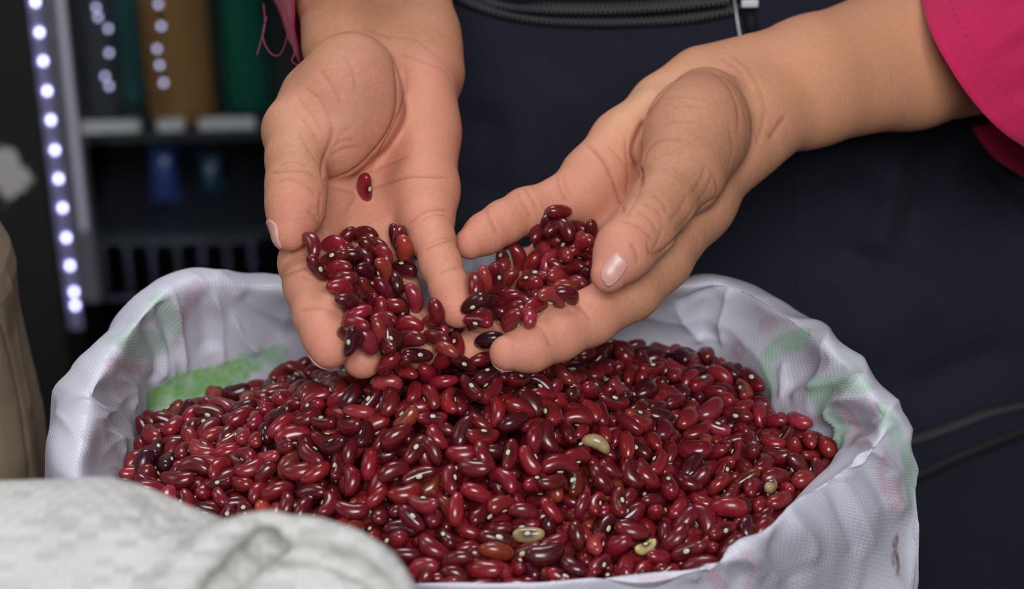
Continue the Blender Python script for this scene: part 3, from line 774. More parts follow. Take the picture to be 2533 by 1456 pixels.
# ------------------------------------------------------------------ sack in front, and paper sack at the left
def view_uv(me, V, ax_u, ax_v):
    uvl = me.uv_layers.new(name='UVMap'); vi = np.zeros(len(me.loops), np.int32); me.loops.foreach_get('vertex_index', vi)
    uvl.data.foreach_set('uv', np.stack([V[vi] @ ax_u, V[vi] @ ax_v], 1).astype(np.float32).ravel())
def build_front_sack():
    A = [(_w((-420, 1520, .82)), .047), (_w((210, 1500, .81)), .0455)]
    B = [(_w((520, 1640, .795)), .046), (_w((750, 1640, .79)), .044)]
    base = _w((330, 1750, .80)); c = np.array([base[0] - 0.03, 0.585, 0.0], np.float32)
    def f(P):
        d = smin(chain(P, A), chain(P, B), 0.03)
        body = sd_ell(P, c + np.array([0, 0.01, 0.42], np.float32), np.eye(3, dtype=np.float32), np.array([0.19, 0.125, 0.40], np.float32))
        d = smin(d, body, 0.08)
        d = d + 0.0035 * (vnoise(21, P * np.array([1, 1, .6], np.float32), 0.045) - .5) + 0.0016 * (vnoise(22, P, 0.018) - .5)
        return smax(d, 0.006 - P[:, 2], 0.01)
    # two rolled folds with a groove beside each, laid on a first rough surface
    V0, F0 = surface(f, (c[0] - .30, c[1] - .2, 0.3), (c[0] + .28, c[1] + .22, 0.90), 0.010)
    b0 = BVHTree.FromPolygons(V0.tolist(), F0.tolist())
    def on_sack(pts, r):
        out = []
        for x, y in pts:
            h = b0.ray_cast(CAM_LOC, ray_dir(x, y).normalized())
            if h[0] is not None: out.append((np.array(h[0], np.float32), r))
        return out
    rolls = [on_sack(p, r) for r, p in ((.0060, [(400, 1520), (480, 1445), (545, 1385), (600, 1345), (660, 1325)]), (.0055, [(690, 1340), (780, 1345), (860, 1370), (930, 1415), (980, 1470)]))]
    grooves = [on_sack(p, r) for r, p in ((.0050, [(485, 1530), (545, 1460), (600, 1400), (650, 1350), (710, 1330)]), (.0036, [(700, 1375), (790, 1378), (880, 1408), (940, 1450), (975, 1500)]))]
    f_plain = f
    def f(P):
        d = f_plain(P)
        for r in rolls: d = smin(d, chain(P, r, .01), .014)
        for g in grooves: d = smax(d, -chain(P, g, .004), .006)
        return d
    V, F = surface(f, (c[0] - .30, c[1] - .2, 0.0), (c[0] + .28, c[1] + .22, 0.90), 0.0034)
    _, N = grad(f, V, 0.003)
    bvh = BVHTree.FromPolygons(V.tolist(), F.tolist())
    fo = [(12, 4.0, [(350, 1262), (430, 1272), (520, 1285)]), (7, 2, [(300, 1200), (420, 1240), (520, 1270)])]
    disp = np.zeros(len(V))
    for st, sel, d, t in stroke_fields(V, bvh, fo, 0.06):
        w = st[0] * 0.001; e = np.clip(np.minimum(t, 1 - t) * 4, 0.1, 1)
        disp[sel] -= np.exp(-(d / w) ** 2 * 1.2) * e * st[1] * 0.001
    V = V + N * disp[:, None]
    me = mesh_np('off_white_sack', V, F)
    view_uv(me, V, np.array([1, 0, 0.0]), np.array([0, .72, .69]))
    o = link_mesh('closed_sack', me, cloth_material('coarse_off_white_weave', (0.56, 0.555, 0.53), 0.0034, 0.6, 1.0, dirt=0.35, attr=False, spec=0.25, cells=0.7))
    tag(o, 'off-white coarsely woven full sack slumped in the near left corner, out of focus', 'sack')
build_front_sack()

def build_paper_sack():
    prof = [(585, -12), (640, 28), (690, 46), (800, 51), (930, 70), (1060, 100), (1200, 118), (1500, 128)]
    cx = at_y(-260, 900, 1.02); pts = []
    for py, px in prof:
        p = at_y(px, py, 1.02); pts.append((p.z, p.x - cx.x))
    pts = pts + [(0.35, pts[-1][1] * 1.03), (0.02, pts[-1][1] * 0.95), (0.0, pts[-1][1] * 0.9)]
    zs = np.concatenate([np.linspace(pts[i][0], pts[i + 1][0], 14, endpoint=False) for i in range(len(pts) - 1)])
    rs = np.interp(-zs, [-p[0] for p in pts], [p[1] for p in pts])
    n = 160; V = []
    for z, r in zip(zs, rs):
        for k in range(n):
            a = 2 * math.pi * k / n; ca, sa = math.cos(a), math.sin(a)
            e = (abs(ca) ** 3 + abs(sa) ** 3) ** (-1 / 3)
            V.append((cx.x + ca * e * r, cx.y + sa * e * r * 0.75, z))
    V = np.array(V, np.float32); m = len(zs)
    q = np.abs(vnoise(31, V * np.array([1, 1, 0.5], np.float32), 0.03) - .5); c = V - np.array([cx.x, cx.y, 0]); c[:, 2] = 0; c /= np.linalg.norm(c, axis=1)[:, None]
    V = V - c * (q * 0.008)[:, None]
    a = np.arange(m)[:, None] * n + np.arange(n)[None]; b = np.roll(a, -1, 1)
    F = np.stack([a[:-1], a[1:], b[1:], b[:-1]], -1).reshape(-1, 4)
    bvh = BVHTree.FromPolygons(V.tolist(), F.tolist())
    for st, sel, d, t in stroke_fields(V, bvh, [(1.5, 2.5, [(-5, 770), (20, 850), (45, 960), (62, 1060), (78, 1180)]), (5, -2, [(20, 700), (40, 850), (70, 1000)])]):
        V[sel] -= c[sel] * (np.exp(-np.abs(d) / (st[0] * .001)) * st[1] * .001)[:, None]
    tc = len(V); V = np.vstack([V, [[cx.x, cx.y, zs[0] + 0.012], [cx.x, cx.y, 0.0]]])
    caps = [[tc, k, (k + 1) % n] for k in range(n)] + [[tc + 1, (m - 1) * n + (k + 1) % n, (m - 1) * n + k] for k in range(n)]
    me = bpy.data.meshes.new('paper_sack'); me.from_pydata(V.tolist(), [], F.tolist() + caps); me.update()
    pm = NM('brown_kraft_paper'); tcn = pm.n('ShaderNodeTexCoord'); no = pm.n('ShaderNodeTexNoise', i_Scale=30.0, i_Detail=6.0); pm.l(tcn.outputs['Object'], no.inputs['Vector'])
    pm.set(Base_Color=pm.mix(no.outputs[0], (0.24, 0.175, 0.115), (0.17, 0.125, 0.08)), Roughness=0.75, Normal=pm.bump(no.outputs[0], 0.4, 0.002))
    o = link_mesh('paper_sack', me, pm.m)
    tag(o, 'brown paper sack standing at the left edge with a long vertical crease', 'sack')
build_paper_sack()

# ------------------------------------------------------------------ the person
person = empty('person', (0.11, 1.36, 0.0))
tag(person, 'person in pink sleeves and dark navy apron pouring red beans through both open hands', 'person')
V3 = lambda *a: np.array(a, np.float32)
def rc(P, *rows): return chain(P, [(V3(*r[:3]), r[3]) for r in rows], 0.01)
def torso(P):
    X = V3(0.11, 1.36, 0)
    d = smin(sd_ell(P, X + V3(0, 0, .88), np.eye(3, dtype=np.float32), V3(.185, .125, .17)), sd_ell(P, X + V3(0, -.005, 1.10), np.eye(3, dtype=np.float32), V3(.175, .115, .20)), .08)
    return smin(d, rc(P, (-.04, 1.36, 1.22, .058), (.26, 1.36, 1.22, .058)), .06)
def legs(P): return np.minimum(rc(P, (.02, 1.37, .80, .085), (.01, 1.38, .45, .058), (.0, 1.39, .08, .04)), rc(P, (.20, 1.37, .80, .085), (.21, 1.38, .45, .058), (.22, 1.39, .08, .04)))
EL_L = LA['radius'][0][0] * .5 + LA['ulna'][0][0] * .5; EL_R = RA['radius'][0][0] * .5 + RA['ulna'][0][0] * .5
EL_L = EL_L + V3(0, .05, .01); EL_R = EL_R + V3(-.02, -.02, 0)
def body_coarse(P):
    d = smin(torso(P), legs(P), .03)
    d = smin(d, rc(P, (-.06, 1.36, 1.20, .052), (*EL_L, .036), (*(LA['radius'][0][0] * .5 + LA['ulna'][0][0] * .5), .030)), .03)
    d = smin(d, rc(P, (.28, 1.36, 1.20, .052), (*EL_R, .038), (*(RA['radius'][1][0] * .5 + RA['ulna'][1][0] * .5), .030)), .03)
    d = smin(d, rc(P, (.11, 1.36, 1.26, .055), (.11, 1.33, 1.36, .048)), .04)                       # neck
    d = smin(d, smin(sd_ell(P, V3(.11, 1.29, 1.44), np.eye(3, dtype=np.float32), V3(.073, .092, .105)), rc(P, (.11, 1.235, 1.375, .032), (.11, 1.225, 1.37, .026)), .03), .02)
    d = smin(d, rc(P, (.11, 1.205, 1.44, .009), (.11, 1.188, 1.415, .012)), .012)                      # nose
    for s in (-1, 1):
        d = smin(d, sd_ell(P, V3(.11 + s * .074, 1.30, 1.435), np.eye(3, dtype=np.float32), V3(.010, .018, .030)), .008)  # ears
        d = smax(d, -sd_ell(P, V3(.11 + s * .030, 1.200, 1.452), np.eye(3, dtype=np.float32), V3(.016, .012, .010)), .01)  # eye hollows
        d = smin(d, rc(P, (.11 + s * .10, 1.39, .05, .038), (.11 + s * .105, 1.24, .035, .030)), .02)  # feet
    return smax(d, -(P[:, 2] - 0.002), .004)
def build_person():
    Vs, Fs, Cr, To, Ax = [], [], [], [], []; n = 0
    for A, C, T in ((LA, LEFT_CREASES, LEFT_TONES), (RA, RIGHT_CREASES, RIGHT_TONES)):
        V, F, cr, col, ax = build_arm(A, C, T, h=ARM_H); Ax.append(ax)
        Vs.append(V); Fs.append(F + n); Cr.append(cr); To.append(col); n += len(V)
    V, F = surface(body_coarse, (-.26, 1.04, -.01), (.58, 1.56, 1.58), .008, proj=1)
    Vs.append(V); Fs.append(F + n); Cr.append(np.zeros(len(V))); Ax.append(V[:, 2]); To.append(np.tile(np.array(TAN, np.float32), (len(V), 1)))
    V = np.vstack(Vs); F = np.vstack(Fs)
    me = mesh_np('body', V, F); color_attr(me, 'tone', np.vstack(To)); float_attr(me, 'crease', np.concatenate(Cr)); float_attr(me, 'axial', np.concatenate(Ax))
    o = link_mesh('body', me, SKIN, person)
    return o, [BVHTree.FromPolygons(Vs[i].tolist(), (Fs[i] - sum(len(x) for x in Vs[:i])).tolist()) for i in (0, 1)], Vs
body, ARM_BVH, ARM_V = build_person()

# nails
nailm = NM('fingernail'); nailm.set(Base_Color=(0.62, 0.33, 0.27), Roughness=0.34)
nailm.b.inputs['Subsurface Weight'].default_value = 0.2; nailm.b.inputs['Subsurface Scale'].default_value = 0.002
def nail(f, c, along, up, ln, wd, label=None, curve=0.45, raise_=0.0006):
    c = np.array(c, np.float32); along = Vector(along).normalized(); up = Vector(up); up = (up - along * up.dot(along)).normalized(); side = along.cross(up)
    nx, ny = 13, 13; V = []
    for i in range(nx):
        u = i / (nx - 1) * 2 - 1
        for j in range(ny):
            v = j / (ny - 1) * 2 - 1
            k = (1 - abs(u) ** 3.2 * 0.55)
            ang = v * 1.15 * k
            p = Vector(c.tolist()) + along * (u * ln * .5) + side * (math.sin(ang) * wd * .5 / math.sin(1.15)) + up * ((math.cos(ang) - 1) * wd * curve)
            V.append(p)
    P = np.array([tuple(p) for p in V], np.float32)
    f0, g = grad(f, P, 0.0006)
    P = P - g * (f0 - raise_)[:, None]                                   # lay it on the skin
    bottom = P - g * 0.0009
    F = []
    for i in range(nx - 1):
        for j in range(ny - 1):
            a = i * ny + j; F.append((a, a + 1, a + ny + 1, a + ny)); b = a + nx * ny; F.append((b, b + ny, b + ny + 1, b + 1))
    per = [i * ny for i in range(nx)] + [(nx - 1) * ny + j for j in range(1, ny)] + [i * ny + ny - 1 for i in range(nx - 2, -1, -1)] + [j for j in range(ny - 2, 0, -1)]
    for a, b in zip(per, per[1:] + per[:1]): F.append((a, b, b + nx * ny, a + nx * ny))
    me = bpy.data.meshes.new('fingernail'); me.from_pydata(np.vstack([P, bottom]).tolist(), [], F); me.update()
    o = link_mesh('fingernail', me, nailm.m, person)
    if label: o['label'] = label
fL, fR = arm_sdf(LA), arm_sdf(RA)
def toward(p, q): return Vector((np.array(q) - np.array(p)).tolist())
cam_v = lambda p: (CAM_LOC - Vector(np.array(p).tolist())).normalized()
_p = _w((1514, 676, .975)); nail(fR, _p, toward(_w((1560, 610, .99)), _w((1488, 706, .985))), cam_v(_p) + ray_dir(2600, 1100).normalized() * 0.75, .0185, .0128, 'broad pink thumbnail')
_p = _w((682, 585, 1.0)); nail(fL, _p, toward(_w((690, 530, 1.0)), _w((690, 622, .998))), (-1, -0.25, .05), .0155, .0115, 'thumbnail seen edge on')
_p = _w((805, 885, .985)); nail(fL, _p, toward(_w((780, 820, .998)), _w((822, 895, .985))), -cam_v(_p) + Vector((-.4, 0, -.6)), .011, .011)
_p = _w((1240, 890, .99)); nail(fR, _p, toward(_w((1310, 875, .998)), _w((1240, 885, .992))), -cam_v(_p) + Vector((0, .3, -.8)), .011, .011)

# apron
def fabric(name, col, col2, rough=0.9, sheen=0.2, scale=900, bump=0.25, wave=True):
    m = NM(name); tc = m.n('ShaderNodeTexCoord')
    n = m.n('ShaderNodeTexNoise', i_Scale=22.0, i_Detail=6.0); m.l(tc.outputs['Object'], n.inputs['Vector'])
    n2 = m.n('ShaderNodeTexNoise', i_Scale=float(scale), i_Detail=2.0); m.l(tc.outputs['Object'], n2.inputs['Vector'])
    c = m.mix(n.outputs[0], col, col2)
    c = m.mix(m.ramp(n2.outputs[0], .35, .7, 0, .25), c, tuple(min(1, x * 2.0 + .004) for x in col))
    m.set(Base_Color=c, Roughness=rough, Normal=m.bump(n2.outputs[0], bump, 0.0005))
    m.b.inputs['Sheen Weight'].default_value = sheen; m.b.inputs['Specular IOR Level'].default_value = 0.2
    return m.m
NAVY = fabric('navy_cotton', (0.016, 0.017, 0.029), (0.011, 0.012, 0.021), sheen=0.03)
BLACKF = fabric('black_nylon', (0.010, 0.010, 0.011), (0.007, 0.007, 0.008), sheen=0.03, rough=0.6)
PINK_CLOTH = fabric('magenta_cotton', (0.48, 0.015, 0.080), (0.42, 0.013, 0.070), sheen=0.1, scale=1400, bump=0.15)
def apron_y(x, z):
    u = (x - 0.13)
    y = 1.155 + 0.9 * u * u + np.clip(0.62 - z, 0, 1) * 0.10 + 0.0 * z
    y = y + 0.010 * np.sin(u * 21 + z * 2.0) * np.clip((0.95 - z) * 2, 0.1, 1) + 0.006 * (vnoise(41, np.stack([x * 3 + 5, z + 5], 1), 0.11) - .5)
    return y
def build_apron():
    xs = np.linspace(-0.115, 0.40, 260); zs = np.linspace(0.16, 1.02, 300)
    X, Z = np.meshgrid(xs, zs, indexing='ij')
    x = X.ravel(); z = Z.ravel(); Y = apron_y(x, z)
    V = np.stack([x, Y, z], 1).astype(np.float32); n = len(zs)
    a = (np.arange(len(xs) - 1)[:, None] * n + np.arange(n - 1)[None])
    F = np.stack([a, a + n, a + n + 1, a + 1], -1).reshape(-1, 4)
    bvh = BVHTree.FromPolygons(V.tolist(), F.tolist())
    fo = [(2.0, 1.2, [(1945, 380), (1952, 500), (1960, 700), (1958, 900)]), (1.5, -1.0, [(1965, 380), (1972, 500), (1980, 700), (1978, 900)]),
          (10, 9, [(2330, 330), (2290, 400), (2265, 500), (2250, 620)]), (12, -7, [(2230, 400), (2200, 520), (2140, 640)]),
          (9, 8, [(2395, 395), (2450, 470), (2533, 545), (2620, 600)]), (9, -6, [(2440, 400), (2533, 470), (2620, 520)]),
          (14, 7, [(1180, 560), (1220, 400), (1190, 250)]), (18, -6, [(1400, 180), (1300, 300), (1240, 480)]),
          (16, 6, [(2080, 420), (2120, 540), (2050, 700)]), (20, -6, [(2300, 700), (2200, 800), (2080, 860)]), (14, 7, [(2533, 860), (2350, 930), (2240, 1000)]),
          (1.2, 0.8, [(1330, 80), (1450, 90), (1600, 88), (1720, 80)])]
    for st, sel, d, t in stroke_fields(V, bvh, fo, 0.06):
        e = np.clip(np.minimum(t, 1 - t) * 4, 0.0, 1)
        V[sel, 1] += np.exp(-(d / (st[0] * .001)) ** 2) * e * st[1] * .001
    back = V.copy(); back[:, 1] += 0.0018
    N0 = len(V); Fb = F[:, ::-1] + N0
    m = len(xs); per = [i * n for i in range(m)] + [(m - 1) * n + j for j in range(1, n)] + [i * n + n - 1 for i in range(m - 2, -1, -1)] + [j for j in range(n - 2, 0, -1)]
    per = np.array(per); nx = np.roll(per, -1); S = np.stack([nx, per, per + N0, nx + N0], 1)
    me = mesh_np('apron', np.vstack([V, back]), np.vstack([F, Fb, S]))
    o = link_mesh('apron', me, NAVY, person)
    return o, BVHTree.FromPolygons(V.tolist(), F.tolist())
apron, APR = build_apron()
POUCH = None
def on_apron(px, py, lift=0.001):
    h = APR.ray_cast(CAM_LOC, ray_dir(px, py).normalized())
    g = POUCH.ray_cast(CAM_LOC, ray_dir(px, py).normalized()) if POUCH else (None,)
    if g[0] is not None: p = g[0]
    elif h[0] is None: p = at_y(px, py, 1.16)
    else: p = h[0]
    return p + Vector((0, -1, 0.1)) * lift
def ribbon(bm, pts, w0, thick):
    rows = []
    for i, p in enumerate(pts):
        d = (pts[min(i + 1, len(pts) - 1)] - pts[max(i - 1, 0)]).normalized(); nrm = Vector((0, -1, 0.1)).normalized(); s = d.cross(nrm).normalized()
        w = w0[i] if isinstance(w0, list) else w0
        rows.append([bm.verts.new(q) for q in (p - s * w, p - s * w * .8 + nrm * thick, p + s * w * .8 + nrm * thick, p + s * w)])
    for a, b in zip(rows, rows[1:]):
        for k in range(3): bm.faces.new((a[k], a[k + 1], b[k + 1], b[k]))
        bm.faces.new((a[3], a[0], b[0], b[3]))
    bm.faces.new(rows[0][::-1]); bm.faces.new(rows[-1])
teeth_m = plain('zip_teeth_grey', (0.075, 0.08, 0.088), 0.3)
def zipper(pts, lift, w, parent, tooth=0.0021):
    P = [on_apron(x, y, lift) for x, y in pts]; P = catmull(P, 14)
    bm = bmesh.new(); ribbon(bm, P, w, 0.0012); z = bm_obj('zipper', bm, BLACKF, parent, True)
    L = [0.0]
    for a, b in zip(P, P[1:]): L.append(L[-1] + (b - a).length)
    bm = bmesh.new(); s = 0.0; k = 0
    while s < L[-1]:
        i = max(0, min(len(P) - 2, int(np.searchsorted(L, s)) - 1)); t = (s - L[i]) / max(L[i + 1] - L[i], 1e-9)
        p = P[i].lerp(P[i + 1], t); d = (P[i + 1] - P[i]).normalized(); nrm = Vector((0, -1, .1)).normalized(); sd = d.cross(nrm)
        R = Matrix((d, sd, nrm)).transposed()
        box_bm(bm, p + nrm * 0.0016 + sd * (0.0007 if k % 2 else -0.0007), (tooth * .42, 0.0030, 0.0014), R)
        s += tooth * .62; k += 1
    t_ = bm_obj('zipper_teeth', bm, teeth_m, z); t_['kind'] = 'stuff'
    return z
# waist pouch: its lower edge and two zips show under the top of the picture
def build_pouch():
    top = [(1010, -120), (1120, -60), (1190, -12), (1280, 18), (1400, 32), (1560, 36), (1700, 28), (1830, 6), (1900, -40)]
    low = catmull([on_apron(x, y, 0.004) for x, y in top], 10)
    bm = bmesh.new(); rows = []
    for i, p in enumerate(low):
        col = []
        for k, (dz, dy) in enumerate([(0, .003), (.004, -.003), (.012, -.006), (.03, -.012), (.07, -.018), (.10, -.014), (.12, .0)]):
            col.append(bm.verts.new((p.x, p.y + dy, p.z + dz)))
        rows.append(col)
    for a, b in zip(rows, rows[1:]):
        for k in range(6): bm.faces.new((a[k], b[k], b[k + 1], a[k + 1]))
    global POUCH
    POUCH = BVHTree.FromBMesh(bm)
    po = bm_obj('waist_pouch', bm, BLACKF, person, True)
    z1 = zipper([(1180, -14), (1250, 10), (1350, 18), (1500, 20), (1650, 12), (1800, -4)], 0.001, .0040, person)
    z2 = zipper([(1090, -40), (1180, 8), (1300, 38), (1420, 48), (1560, 48), (1700, 40), (1828, 16)], 0.001, .0046, person)
build_pouch()
zipper([(2180, 1098), (2260, 1082), (2360, 1048), (2450, 1015), (2560, 990), (2640, 978)], 0.002, .0035, person)
bm = bmesh.new(); ribbon(bm, catmull([on_apron(*q, 0.004) for q in [(2200, 1195), (2270, 1170), (2380, 1120), (2533, 1060), (2620, 1030)]], 10), 0.0035, 0.0015)
bm_obj('hem', bm, BLACKF, person, True)
white_m = plain('white_plastic', (0.62, 0.63, 0.66), 0.35)
bm = bmesh.new(); ribbon(bm, catmull([on_apron(*q, 0.004) for q in [(1812, -20), (1818, 20), (1824, 60), (1831, 100)]], 8), 0.0007, 0.0008)
o = bm_obj('edge_piping', bm, white_m, person, True); o['label'] = 'thin white piping'
bm = bmesh.new(); ribbon(bm, catmull([on_apron(*q, 0.003) for q in [(1845, -30), (1850, 20), (1858, 60), (1866, 110)]], 8), 0.0036, 0.002)
bm_obj('strap', bm, BLACKF, person, True)
bm = bmesh.new(); _q = on_apron(1850, -2, 0.009); box_bm(bm, _q, (.009, .003, .0042), bevel=.0008); o = bm_obj('strap_slider', bm, white_m, person, True); o['label'] = 'white plastic slider'
bm = bmesh.new()
for k in range(26):
    a = on_apron(1330 + k * 16, 82 + 7 * math.sin(k / 25 * 3.1), .0006); b = on_apron(1330 + k * 16 + 9, 82 + 7 * math.sin((k + .5) / 25 * 3.1), .0006)
    tube_bm(bm, [a, b], 0.0004, 5)
o = bm_obj('stitching', bm, BLACKF, person); o['kind'] = 'stuff'

# sleeves and blouse
def ring_np(pts, n=140):
    return closed_catmull([Vector(W(*p)) for p in pts], n)
def build_sleeve(rings, label, seed, parent=person, wall=0.0012):
    R = [ring_np(r) for r in rings]; n = R[0].shape[0]; rows = []
    for i in range(len(R) - 1):
        for k in range(16): rows.append(R[i] * (1 - k / 16) + R[i + 1] * (k / 16))
    rows.append(R[-1]); G = np.array(rows, np.float32); m = len(G)
    c = G.mean(1, keepdims=True); rad = G - c; rad /= np.linalg.norm(rad, axis=2, keepdims=True)
    fall = np.clip(np.arange(m) / 10, 0.15, 1)[:, None]
    ang = np.arange(n) / n * 6.2832
    P2 = np.stack([np.tile(np.cos(ang) * 1.6 + 9, m), np.tile(np.sin(ang) * 1.6 + 9, m), np.repeat(np.arange(m) * .04, n)], 1)
    d = (vnoise(seed, P2, 0.45) - .5).reshape(m, n) * 0.020 * fall + (vnoise(seed + 1, P2, .2) - .5).reshape(m, n) * 0.006 * fall
    G = G + rad * d[:, :, None]
    # hem: double layer with a stitched groove
    G[4] -= rad[4] * .0007
    inner = G - rad * wall * np.clip(np.arange(m), 1, 1)[:, None, None]
    V = np.vstack([G.reshape(-1, 3), inner.reshape(-1, 3)]); N0 = m * n
    a = np.arange(m)[:, None] * n + np.arange(n)[None]; b = np.roll(a, -1, 1)
    F = np.stack([a[:-1], a[1:], b[1:], b[:-1]], -1).reshape(-1, 4)
    S = np.stack([a[0], b[0], b[0] + N0, a[0] + N0], 1)
    me = mesh_np('sleeve', V, np.vstack([F, F[:, ::-1] + N0, S]))
    bm = bmesh.new(); bm.from_mesh(me); bmesh.ops.recalc_face_normals(bm, faces=bm.faces[:]); bm.to_mesh(me); bm.free()
    o = link_mesh('sleeve', me, PINK_CLOTH, parent)
    if label: o['label'] = label
    return o, G
r0 = [(2262, -90, 1.16), (2276, -10, 1.125), (2300, 75, 1.10), (2345, 160, 1.09), (2405, 248, 1.09), (2475, 322, 1.095), (2560, 385, 1.115), (2600, 440, 1.16), (2535, 440, 1.21), (2450, 380, 1.245), (2390, 285, 1.262), (2345, 160, 1.27), (2300, 20, 1.26), (2268, -90, 1.22)]
r1 = [(x + 330 + (y - 150) * .1, -60 + (y - 150) * 1.06, d + .045) for x, y, d in r0]
r2 = [(x + 560, -330 + (y - 150) * .95, d + .11) for x, y, d in r0]
sl_r, G_r = build_sleeve([r0, r1, r2], None, 51)
l0 = [(800, -190, 1.06), (752, -90, 1.068), (730, -20, 1.08), (722, 50, 1.098), (734, 115, 1.122), (748, 170, 1.150), (790, 180, 1.185), (900, 110, 1.21), (1020, 20, 1.215), (1095, -60, 1.205), (1125, -140, 1.17), (1080, -210, 1.12), (980, -240, 1.08), (880, -230, 1.06)]
l1 = [(x - 62 + (x - 900) * .05, y - 175, d + .05) for x, y, d in l0]
l2 = [(x - 40, y - 620, d + .12) for x, y, d in l0]
sl_l, G_l = build_sleeve([l0, l1, l2], None, 55)
# stitched hem line on the right-hand sleeve
bm = bmesh.new()
for k in range(0, 140, 2):
    a = Vector(G_r[3, k]); b = Vector(G_r[3, k]) * .45 + Vector(G_r[3, (k + 1) % 140]) * .55; c = Vector(G_r[3].mean(0).tolist()); a += (a - c).normalized() * .0004; b += (b - c).normalized() * .0004
    tube_bm(bm, [a, b], 0.00035, 5)
o = bm_obj('stitching', bm, plain('pink_thread', (0.38, 0.015, 0.10), .8), person); o['kind'] = 'stuff'
thr = plain('loose_pink_thread', (0.30, 0.03, 0.10), .8)
for pts in ([(652, 10, 1.14), (655, 60, 1.14), (646, 100, 1.14), (636, 135, 1.14)], [(660, 40, 1.14), (650, 90, 1.14), (668, 130, 1.135), (690, 136, 1.13), (705, 110, 1.125), (712, 80, 1.12)], [(735, 120, 1.12), (722, 150, 1.12), (740, 165, 1.12), (732, 182, 1.12)]):
    bm = bmesh.new(); tube_bm(bm, catmull([W(*p) for p in pts], 8), 0.00028, 5); bm_obj('loose_thread', bm, thr, person, True)
def build_blouse():
    f = lambda P: smax(smin(torso(P), smin(rc(P, (-.06, 1.36, 1.20, .052), (*EL_L, .05)), rc(P, (.28, 1.36, 1.20, .052), (*EL_R, .05)), .03), .03) - .010, .80 - P[:, 2], .01)
    V, F = surface(f, (-.3, 1.12, .76), (.6, 1.56, 1.34), .012, proj=1)
    link_mesh('blouse', mesh_np('blouse', V, F), PINK_CLOTH, person)
    f = lambda P: smax(smax(smin(smin(torso(P), legs(P), .03), rc(P, (.11, 1.40, .80, .14), (.11, 1.42, .40, .13)), .05) - .022, P[:, 2] - .93, .01), .14 - P[:, 2], .01)
    V, F = surface(f, (-.2, 1.1, .1), (.42, 1.64, .97), .014, proj=1)
    V[:, 1] = np.maximum(V[:, 1], apron_y(V[:, 0], V[:, 2]) + .008)
    link_mesh('skirt', mesh_np('skirt', V, F), BLACKF, person)
    f = lambda P: smax(smin(sd_ell(P, V3(.11, 1.305, 1.455), np.eye(3, dtype=np.float32), V3(.082, .096, .106)), sd_ell(P, V3(.11, 1.40, 1.46), np.eye(3, dtype=np.float32), V3(.045, .04, .045)), .02), -sd_ell(P, V3(.11, 1.215, 1.40), np.eye(3, dtype=np.float32), V3(.066, .075, .085)), .008)
    V, F = surface(f, (0, 1.16, 1.32), (.22, 1.48, 1.60), .006, proj=1)
    link_mesh('hair', mesh_np('hair', V, F), plain('black_hair', (.012, .009, .008), .45), person)
build_blouse()
# ------------------------------------------------------------------ display fridge behind, on the left
YF = 1.95
fr_c = at_y(400, 300, YF)
fridge = empty('display_fridge', (fr_c.x, YF + .25, 0.0))
tag(fridge, 'dark glass-fronted display fridge with a lit strip down its left side, blurred behind the hands', 'fridge')
blackm = plain('black_metal', (0.010, 0.010, 0.011), 0.55)
greym = plain('grey_aluminium', (0.17, 0.17, 0.20), 0.45)
xl = at_y(140, 385, YF).x; xr = at_y(1150, 385, YF).x
zt, zb = 1.75, 0.06
def fbox(name, lo, hi, mat, parent=fridge, bevel=0.0, label=None):
    bm = bmesh.new(); lo = Vector(lo); hi = Vector(hi); box_bm(bm, (lo + hi) / 2, hi - lo, bevel=bevel)
    o = bm_obj(name, bm, mat)
    o.parent = parent; M = Matrix.Identity(4); q = parent
    while q is not None: M = M @ Matrix.Translation(-q.location) if q.type == 'EMPTY' else M; q = q.parent
    o.matrix_parent_inverse = M
    if label: o['label'] = label
    return o
# carcass
for nm, lo, hi in (('side_panel', (xl - .02, YF + .02, zb), (xl, YF + .55, zt)), ('side_panel', (xr, YF + .02, zb), (xr + .02, YF + .55, zt)), ('back_panel', (xl - .02, YF + .53, zb), (xr + .02, YF + .56, zt)), ('top_panel', (xl - .02, YF + .0, zt - .02), (xr + .02, YF + .56, zt + .05)), ('base', (xl - .02, YF + .0, 0.0), (xr + .02, YF + .56, zb + .05))):
    fbox(nm, lo, hi, blackm)
# door frame: left post with a lighter inner edge
pA, pB = at_y(128, -60, YF), at_y(215, 700, YF)
def post(name, top, bot, w, y0, y1, mat, label=None):
    a = at_y(top[0], top[1], YF); b = at_y(bot[0], bot[1], YF); bm = bmesh.new()
    vs = [bm.verts.new((p.x + sx * w / 2, y, p.z)) for p in (a, b) for (sx, y) in ((-1, y0), (1, y0), (1, y1), (-1, y1))]
    for k in range(4): bm.faces.new((vs[k], vs[(k + 1) % 4], vs[4 + (k + 1) % 4], vs[4 + k]))
    bm.faces.new(vs[:4][::-1]); bm.faces.new(vs[4:]); bmesh.ops.recalc_face_normals(bm, faces=bm.faces[:])
    o = bm_obj(name, bm, mat, fridge)
    if label: o['label'] = label
    return o
post('door_post', (118, -40), (216, 740), .026, YF - .006, YF + .02, greym)
post('door_edge', (150, -40), (212, 560), .006, YF - .010, YF - .004, plain('pale_edge', (0.70, 0.68, 0.80), 0.4), 'pale inner edge of the door post')
